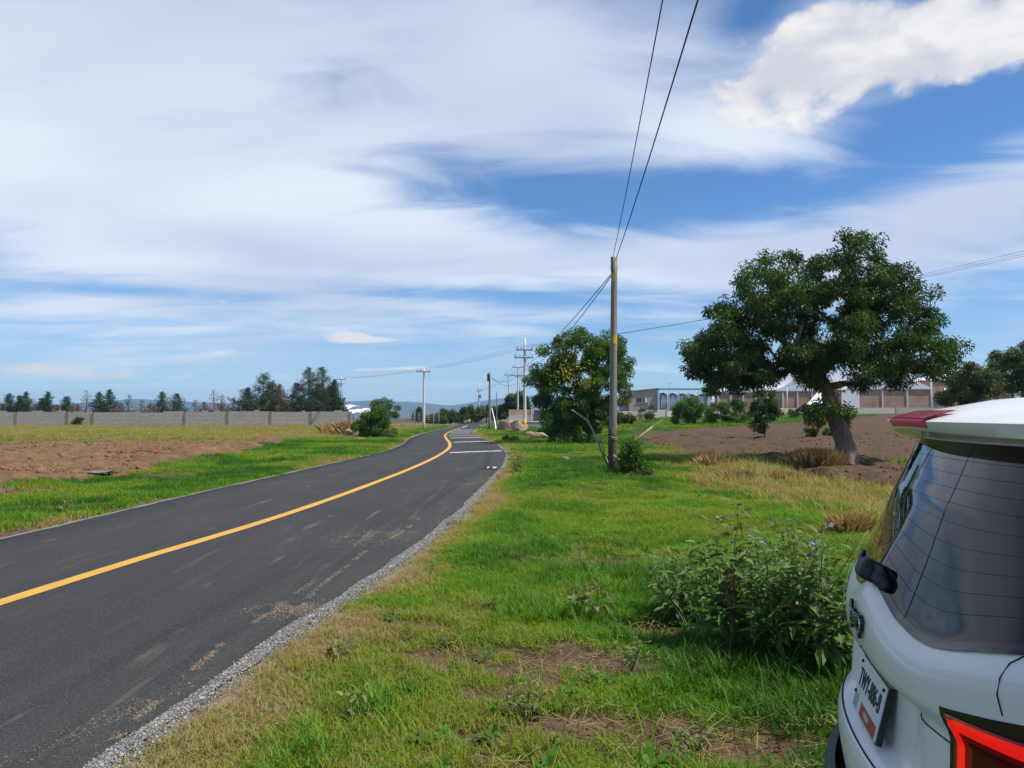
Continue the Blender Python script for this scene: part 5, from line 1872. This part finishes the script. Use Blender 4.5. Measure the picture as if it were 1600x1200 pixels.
# ------------------------------------------------------------------ parked white SUV (rear towards the left of the picture)
def build_car():
    YAW = -.235
    root = tag(empty('parked_car', (1.0, 2.32, 0), YAW), 'white SUV parked on the verge, seen from its rear corner', 'car')
    # local axes: x forward, y to the left of the car; the near (right) side is -y
    paint = mat('white_car_paint', (.80, .785, .72), (.83, .81, .745), .34, 1.2, coat=.35)
    black = mat('black_trim', (.018, .018, .020), (.028, .028, .03), .55, 20, bump=.0006, bscale=220)
    gloss = mat('gloss_black', (.010, .010, .012), rough=.12)
    seam = mat('seam_gap', (.012, .012, .012), rough=.8)
    chrome = mat('chrome', (.75, .76, .78), rough=.12, metal=1.)
    red = mat('tail_lens', (.30, .006, .010), (.36, .010, .014), .2, 8, coat=.4, spec=.3)
    red_hi = mat('lamp_lens_pink', (.70, .045, .10), rough=.4, spec=.15)
    bar = bpy.data.materials.new('lit_lamp_bar')
    bar.use_nodes = True
    bp_ = bar.node_tree.nodes['Principled BSDF']
    bp_.inputs['Base Color'].default_value = (.8, .015, .012, 1)
    bp_.inputs['Roughness'].default_value = .1
    bp_.inputs['Emission Color'].default_value = (1, .012, .008, 1)
    bp_.inputs['Emission Strength'].default_value = .45
    dark_red = mat('dark_lens', (.10, .004, .006), rough=.25, spec=.25)
    tyre, rim = mat('tyre_rubber', (.02, .02, .02), (.03, .03, .03), .85, 20), mat('alloy', (.45, .45, .46), rough=.3, metal=.9)
    glass = bpy.data.materials.new('privacy_glass')
    glass.use_nodes = True
    gp_ = glass.node_tree.nodes['Principled BSDF']
    gp_.inputs['Base Color'].default_value = (.004, .005, .008, 1)
    gp_.inputs['Roughness'].default_value = .015
    gp_.inputs['IOR'].default_value = 1.42
    # body profile rows: z, rear offset, half width, corner depth, corner exponent, front offset
    L = 4.4
    rows = np.array([
        (.40, .03, .87, .42, 2.1, .05), (.50, .01, .89, .42, 2.1, .03), (.54, .004, .90, .42, 2.1, .01), (.58, .0, .91, .42, 2.1, .0), (.625, .0, .912, .42, 2.1, .02), (.650, .008, .912, .42, 2.1, .03), (.668, .028, .91, .42, 2.1, .04),
        (.70, .042, .91, .41, 2.1, .05), (.82, .050, .91, .41, 2.1, .08), (.88, .052, .908, .41, 2.1, .12), (.915, .040, .906, .41, 2.1, .16), (.94, .034, .905, .40, 2.1, .22), (1.00, .030, .90, .40, 2.1, .50), (1.05, .034, .895, .39, 2.15, .85),
        (1.082, .044, .888, .38, 2.2, 1.05), (1.096, .052, .880, .37, 2.2, 1.12), (1.125, .078, .862, .36, 2.25, 1.22), (1.135, .086, .858, .36, 2.25, 1.25), (1.25, .150, .81, .33, 2.3, 1.48), (1.40, .228, .745, .30, 2.4, 1.78),
        (1.50, .275, .695, .28, 2.5, 1.98), (1.545, .30, .665, .27, 2.5, 2.08), (1.585, .33, .65, .26, 2.5, 2.14), (1.612, .36, .625, .25, 2.5, 2.2), (1.635, .40, .585, .24, 2.5, 2.28), (1.650, .47, .52, .22, 2.5, 2.36), (1.662, .65, .40, .2, 2.3, 2.46), (1.668, .95, .25, .15, 2., 2.6), (1.671, 1.4, .06, .05, 2., 2.8)])

    def dip(q, z):
        """the window line and the crease below it hang lower away from the centre"""
        k = np.interp(abs(q), (0, .1, .25, .4, .5, .6, .7, .85, 1.), (0, .026, .068, .084, .080, .062, .038, .004, -.015))
        return k * np.interp(z, (.88, 1.0, 1.07, 1.15, 1.36), (0, .6, 1., 1., 0))

    def recess(q, z):
        """shallow well for the number plate"""
        f = lambda a, b_, v: float(sstep(a, b_, v))
        return .045 * f(.655, .69, z) * (1 - f(.87, .905, z)) * (1 - f(.34, .48, abs(q)))

    def prof(z):
        return [np.interp(z, rows[:, 0], rows[:, k]) for k in range(1, 6)]

    def rear(q, z, off=0.):
        """surface point at fraction q (-1 left .. 1 right = near side) of the half width, height z"""
        def p(q, z):
            s, W, A, n, _ = prof(z)
            return np.array((s + A * (1 - max(0., 1 - abs(q) ** n) ** (1 / n)) + recess(q, z), -q * W, z - dip(q, z)))
        c = p(q, z)
        if off:
            e = 1e-3
            du, dv = p(min(q + e, .9995), z) - p(q - e, z), p(q, z + e) - p(q, z - e)
            n_ = np.cross(du, dv)
            n_ /= np.linalg.norm(n_) + 1e-12
            if n_[0] > 0 and abs(q) < .9:
                n_ = -n_
            c = c + n_ * off
        return Vector(c)

    def outline(s, W, A, n, sf, m=44):
        P_ = []
        for t in np.linspace(-math.pi / 2, math.pi / 2, m):
            P_.append((s + A * (1 - abs(math.cos(t)) ** (2 / n)), -W * math.copysign(abs(math.sin(t)) ** (2 / n), math.sin(t))))
        P_ = P_[::-1]          # from near (-y) ... reversed below to go round once
        xr, xf = s + A, L - sf - .55
        side = np.linspace(xr, xf, 14)[1:-1]
        front = []
        for t in np.linspace(-math.pi / 2, math.pi / 2, m):
            front.append((L - sf - .55 + .55 * abs(math.cos(t)) ** (2 / 2.4), W * math.copysign(abs(math.sin(t)) ** (2 / 2.4), math.sin(t)) * -1))
        near = [(x, -W) for x in side]
        farr = [(x, W) for x in side]
        # ring: rear from far(+y) to near(-y), near side forward, front near to far, far side back
        return P_[::1] + near + front[::-1] + farr[::-1] if False else list(reversed(P_[::-1])) + near + front[::-1][::1] + farr[::-1]

    zs = []
    for a, b_ in zip(rows[:-1, 0], rows[1:, 0]):
        zs += list(np.linspace(a, b_, 3, endpoint=False))
    zs.append(rows[-1, 0])

    def ring(z, grow=0.):
        s, W, A, n, sf = prof(z)
        pts = []
        for t in np.linspace(math.pi / 2, -math.pi / 2, 60):       # rear: far (+y) to near (-y)
            pts.append((s - grow + recess(abs(math.sin(t)) ** (2 / n), z) + A * (1 - max(0, math.cos(t)) ** (2 / n)), (W + grow) * math.copysign(abs(math.sin(t)) ** (2 / n), math.sin(t))))
        xr, xf = s + A, L - sf - .55
        pts += [(x, -W - grow) for x in np.linspace(xr, xf, 12)[1:-1]]
        for t in np.linspace(-math.pi / 2, math.pi / 2, 40):
            pts.append((xf + (.55 + grow) * max(0, math.cos(t)) ** (2 / 2.4), (W + grow) * math.copysign(abs(math.sin(t)) ** (2 / 2.4), math.sin(t))))
        pts += [(x, W + grow) for x in np.linspace(xf, xr, 12)[1:-1]]
        return [(x, y, z - dip(min(1., abs(y) / (W + grow)) if x < 1.2 else .0, z) * (1 - min(1, max(0, x - .7) / .5))) for x, y in pts]

    def loft(name, zl, mt, grow=0., cap=True, parent=root):
        Rg = [ring(z, grow) for z in zl]
        n = len(Rg[0])
        V = [p for r_ in Rg for p in r_]
        F = [(i * n + j, i * n + (j + 1) % n, (i + 1) * n + (j + 1) % n, (i + 1) * n + j) for i in range(len(Rg) - 1) for j in range(n)]
        F.append(tuple((len(Rg) - 1) * n + j for j in range(n)))
        F.append(tuple(range(n - 1, -1, -1)))
        return MB().add(V, F).build(name, mt, parent, smooth=True)
    loft('body', zs, paint)
    # lower black bumper cladding, proud of the paint
    V = []
    lo = [(.20, -.06), (.26, .02), (.32, .045), (.40, .045), (.435, .04), (.445, .012)]
    Rg = [[(x, y, z) for x, y, _ in ring(.58, g)] for z, g in lo]
    n = len(Rg[0])
    F = [(i * n + j, i * n + (j + 1) % n, (i + 1) * n + (j + 1) % n, (i + 1) * n + j) for i in range(len(Rg) - 1) for j in range(n)]
    F.append(tuple(range(n - 1, -1, -1)))
    MB().add([p for r_ in Rg for p in r_], F).build('lower_cladding', black, root, smooth=True)

    def patch(name, q0, q1, zlo, zhi, mt, off, nq=28, nz=16, parent=root, smooth=True):
        """surface patch: zlo and zhi may depend on q"""
        P_ = []
        for j in range(nz):
            row = []
            for i in range(nq):
                q = q0 + (q1 - q0) * i / (nq - 1)
                a, b_ = (zlo(q) if callable(zlo) else zlo), (zhi(q) if callable(zhi) else zhi)
                row.append(rear(q, a + (b_ - a) * j / (nz - 1), off))
            P_.append(row)
        o = MB().grid(P_).build(name, mt, parent, smooth=smooth)
        return o

    zb = lambda q: 1.131 + .05 * max(0, (abs(q) - .88) / .11) ** 2
    win = patch('rear_window', -.985, .985, zb, 1.525, glass, .004, 60, 30)
    patch('window_seal', -.99, .99, lambda q: zb(q) - .008, lambda q: zb(q) + .012, gloss, .0055, 60, 3, win)
    for k in range(9):
        z = 1.19 + .036 * k
        patch('defroster_line', -.80, .80, z, z + .0007, seam, .0047, 40, 2, win)
    patch('screen_joint', .30, .304, zb, 1.52, seam, .0047, 2, 14, win)
    # tailgate shut lines: lower edge sweeping down to the lamp, and the side joint
    for sg in (1, -1):
        pts = [rear(sg * q, z, .0015) for q, z in ((.83, 1.125), (.80, 1.108), (.786, 1.08), (.778, 1.045), (.783, 1.0))]
        MB().tube(pts, .0015, 6).build('shut_line', seam, root, smooth=True)
        pts = [rear(sg * q, np.interp(q, (0, .2, .4, .62), (.915, .88, .868, .858)), .001) for q in np.linspace(.0, .585, 24)]
        MB().tube(pts, .0018, 6).build('shut_line', seam, root, smooth=True)
    pts = [rear(q, .656, .001) for q in np.linspace(-.9, .9, 40)]
    MB().tube(pts, .003, 6).build('shut_line', seam, root, smooth=True)
    # tail lamps
    for sg in (1, -1):
        q0, q1 = .61 * sg, .985 * sg
        hi = lambda q: .955
        lo_ = lambda q: .76 + .03 * ((abs(q) - .61) / .375)
        patch('lamp_surround', q0 - .022 * sg, q1 + .004 * sg, lambda q: lo_(q) - .012, lambda q: hi(q) + .014 + .03 * (abs(q) - .6) / .3, gloss, .002, 24, 10)
        lamp = patch('tail_lamp', q0, q1, lo_, hi, red, .006, 26, 14)
        lamp.modifiers.new('t', 'SOLIDIFY').thickness = .004
        patch('light_bar', q0 + .035 * sg, q1 - .004 * sg, lambda q: hi(q) - .036, lambda q: hi(q) - .006, bar, .0085, 22, 4, lamp)
        patch('light_bar', q0 + .014 * sg, q0 + .04 * sg, lambda q: lo_(q) + .02, lambda q: hi(q) - .010, bar, .009, 4, 12, lamp)
        patch('inner_lens', q0 + .06 * sg, q1 - .02 * sg, lambda q: lo_(q) + .02, lambda q: hi(q) - .055, dark_red, .0075, 18, 6, lamp)

    # spoiler: swept wing over the glass
    P_ = []
    ny = 41
    for i in range(ny):
        q = -1 + 2 * i / (ny - 1)
        W = .70
        e = abs(q)
        tipx = .165 + .15 * e ** 2.2
        zt = 1.588 - .004 * e ** 2 - .012 * max(0, e - .85) / .15
        fh = .025 + .015 * e ** 1.2                   # face height grows outwards
        y = -q * W
        P_.append([(tipx + .42, y * .86, 1.658), (tipx + .30, y * .91, 1.652 - .004 * e), (tipx + .20, y * .94, 1.634 - .006 * e), (tipx + .10, y * .97, 1.614 - .006 * e), (tipx + .025, y * .995, zt + .006), (tipx + .006, y, zt), (tipx, y, zt - .003),
                   (tipx + .012, y, zt - fh), (tipx + .018, y * .995, zt - fh - .004), (tipx + .08, y * .98, zt - fh - .012), (tipx + .14, y * .96, 1.522), (tipx + .18, y * .93, 1.50)])
    sp = MB().grid(P_).build('spoiler', paint, root, smooth=True)
    md = sp.modifiers.new('e', 'EDGE_SPLIT')
    md.split_angle = R(38)

    # high brake lamp let into the spoiler edge
    def sp_pt(y, k, out):
        q = abs(y) / .70
        tipx = .165 + .15 * q ** 2.2
        zt = 1.588 - .004 * q ** 2
        fh = .025 + .015 * q ** 1.2
        prof_ = [(tipx + .085, 1.612), (tipx + .045, zt + .0145), (tipx + .006, zt + .002), (tipx - .001, zt - .005), (tipx + .010, zt - fh * .86)]
        x, z = prof_[k]
        return (x - out, y, z + out)
    bl = MB().grid([[sp_pt(y, k, .0035) for k in range(5)] for y in np.linspace(-.19, .19, 25)]).build('brake_lamp', red_hi, root, smooth=True)
    MB().grid([[sp_pt(y, k, .005) for k in (0, 1, 2)] for y in np.linspace(-.185, .185, 25)]).build('lamp_cover', red, bl, smooth=True)
    # wiper: pivot cap on the glass base and folded arm
    wpv = empty('wiper', (0, 0, 0))
    wpv.parent = root
    c = rear(0, 1.135, .0)
    cap = MB()
    for k, (dx, r0) in enumerate(((.03, .040), (.0, .042), (-.03, .040), (-.052, .032), (-.060, .012))):
        cap.tube([(c.x + dx, c.y, c.z + .005), (c.x + dx - .012, c.y, c.z + .006)], [r0, r0 * .96], 14)
    co = MB().box((c.x - .012, c.y, c.z + .004), (.085, .075, .062), ry=.45).build('pivot_cap', black, wpv)
    bevel(co, .018, 3)
    pts = [rear(q, z, o_) for q, z, o_ in ((.06, 1.14, .03), (-.10, 1.145, .035), (-.22, 1.15, .03), (-.40, 1.155, .022), (-.58, 1.16, .016))]
    MB().tube([rear(.03, 1.142, .018), rear(.10, 1.146, .016), rear(.14, 1.148, .010)], [.026, .022, .012], 8).build('wiper_hinge', black, wpv, smooth=True)
    ao = MB().tube(pts, [.022, .020, .014, .010, .006], 8).build('wiper_arm', black, wpv, smooth=True)
    pts = [rear(q, 1.150 + .004 * abs(q), .010) for q in np.linspace(-.10, -.66, 16)]
    MB().tube(pts, .006, 6).build('wiper_blade', black, wpv, smooth=True)
    # licence plate
    pl = empty('license_plate', (0, 0, 0))
    pl.parent = root
    pc = rear(0, .775, .0)
    pl.location = Vector((.058, 0, .772))
    pl.rotation_euler = (0, R(14), 0)
    o = MB().box((0, 0, 0), (.006, .305, .155)).build('plate_sheet', mat('plate_white', (.70, .71, .70), (.78, .78, .77), .4, 6), pl)
    bevel(o, .0025, 2)
    MB().box((.010, 0, 0), (.016, .315, .165)).build('plate_frame', gloss, pl)
    MB().box((-.0034, -.045, -.056), (.001, .19, .036)).build('plate_band', mat('plate_red', (.42, .035, .04), rough=.5), pl)
    MB().box((-.0034, .115, -.052), (.001, .05, .040)).build('plate_band', mat('plate_silver', (.38, .40, .42), rough=.5), pl)

    def text(name, s, size, loc, mt, parent, ext=.001, bold=.0, rot=None):
        cu = bpy.data.curves.new(name, 'FONT')
        cu.body = s
        cu.size = size
        cu.extrude = ext
        cu.offset = bold
        cu.align_x, cu.align_y = 'CENTER', 'CENTER'
        t = bpy.data.objects.new(name, cu)
        COL.objects.link(t)
        bpy.context.view_layer.update()
        me = bpy.data.meshes.new_from_object(t.evaluated_get(bpy.context.evaluated_depsgraph_get()))
        me.materials.clear()
        bpy.data.objects.remove(t)
        o = link(name, me, mt, parent, loc)
        o.rotation_euler = rot or (R(90), 0, R(-90))
        return o
    ink = mat('plate_ink', (.02, .02, .025), rough=.5)
    tx_ = text('plate_number', 'TWY-886-B', .075, (-.0045, 0, .018), ink, pl, .0006, .0006)
    tx_.scale = (.72, 1.0, 1)
    text('plate_state', 'PUEBLA', .022, (-.0045, -.03, -.056), mat('plate_print', (.8, .8, .8), rough=.5), pl, .0004).scale = (.8, 1, 1)
    for y, z in ((.135, .065), (-.135, .065), (.135, -.03)):
        MB().tube([(-.008, y, z), (0, y, z)], .005, 8).build('bolt', seam, pl)
    # maker's letters on the tailgate
    em = empty('emblem', (0, 0, 0))
    em.parent = root
    ec = rear(0, 1.005, 0)
    em.location = ec + Vector((-.006, -.01, 0))
    text('badge_outline', 'Jeep', .085, (.0, 0, 0), gloss, em, .004, .0055)
    text('badge_letters', 'Jeep', .085, (-.0035, 0, 0), chrome, em, .0035, .001)
    # side glass, wheels, handles: out of the picture but part of the car
    for sg in (-1, 1):
        for x0, x1, nm in ((1.55, 2.45, 'side_window'), (.75, 1.45, 'side_window')):
            P_ = []
            for j in range(8):
                z = 1.16 + .33 * j / 7
                W = prof(z)[1] + .004
                P_.append([(x0 + (x1 - x0) * i / 7 + (.0 if i else .12 * j / 7), sg * W, z) for i in range(8)])
            MB().grid(P_).build(nm, glass, root, smooth=True)
        for xw in (.86, 3.50):
            w_ = empty('wheel', (xw, sg * .80, .345))
            w_.parent = root
            ty = MB().tube([(0, -.11, 0), (0, -.09, 0), (0, .09, 0), (0, .11, 0)], [.31, .345, .345, .31], 36).build('tyre', tyre, w_, smooth=False)
            MB().tube([(0, sg * .10, 0), (0, sg * .118, 0)], [.225, .215], 24).build('rim', rim, w_)
            arch = [(xw + .42 * math.cos(a), sg * .925, .34 + .42 * math.sin(a)) for a in np.linspace(-.25, 3.39, 24)]
            MB().tube(arch, .035, 6).build('arch_trim', black, root, smooth=True)
        MB().box((1.9, sg * .915, 1.0), (.20, .04, .035)).build('door_handle', paint, root)
        MB().tube([(.75, sg * .55, 1.66), (.9, sg * .57, 1.685), (2.3, sg * .57, 1.70), (2.5, sg * .56, 1.665)], .016, 8).build('roof_rail', gloss, root, smooth=True)
        MB().box((4.22, sg * .62, .86), (.16, .42, .12)).build('headlamp', chrome, root)
    P_ = []
    for j in range(10):
        t = j / 9
        z = 1.13 + .46 * t
        xf = L - prof(z)[4] - .02
        P_.append([(xf - .10 * (2 * i / 9 - 1) ** 2 + .004, (2 * i / 9 - 1) * prof(z)[1] * .9, z) for i in range(10)])
    MB().grid(P_).build('windscreen', glass, root, smooth=True)
    return root


build_car()
print('objects', len(bpy.data.objects))
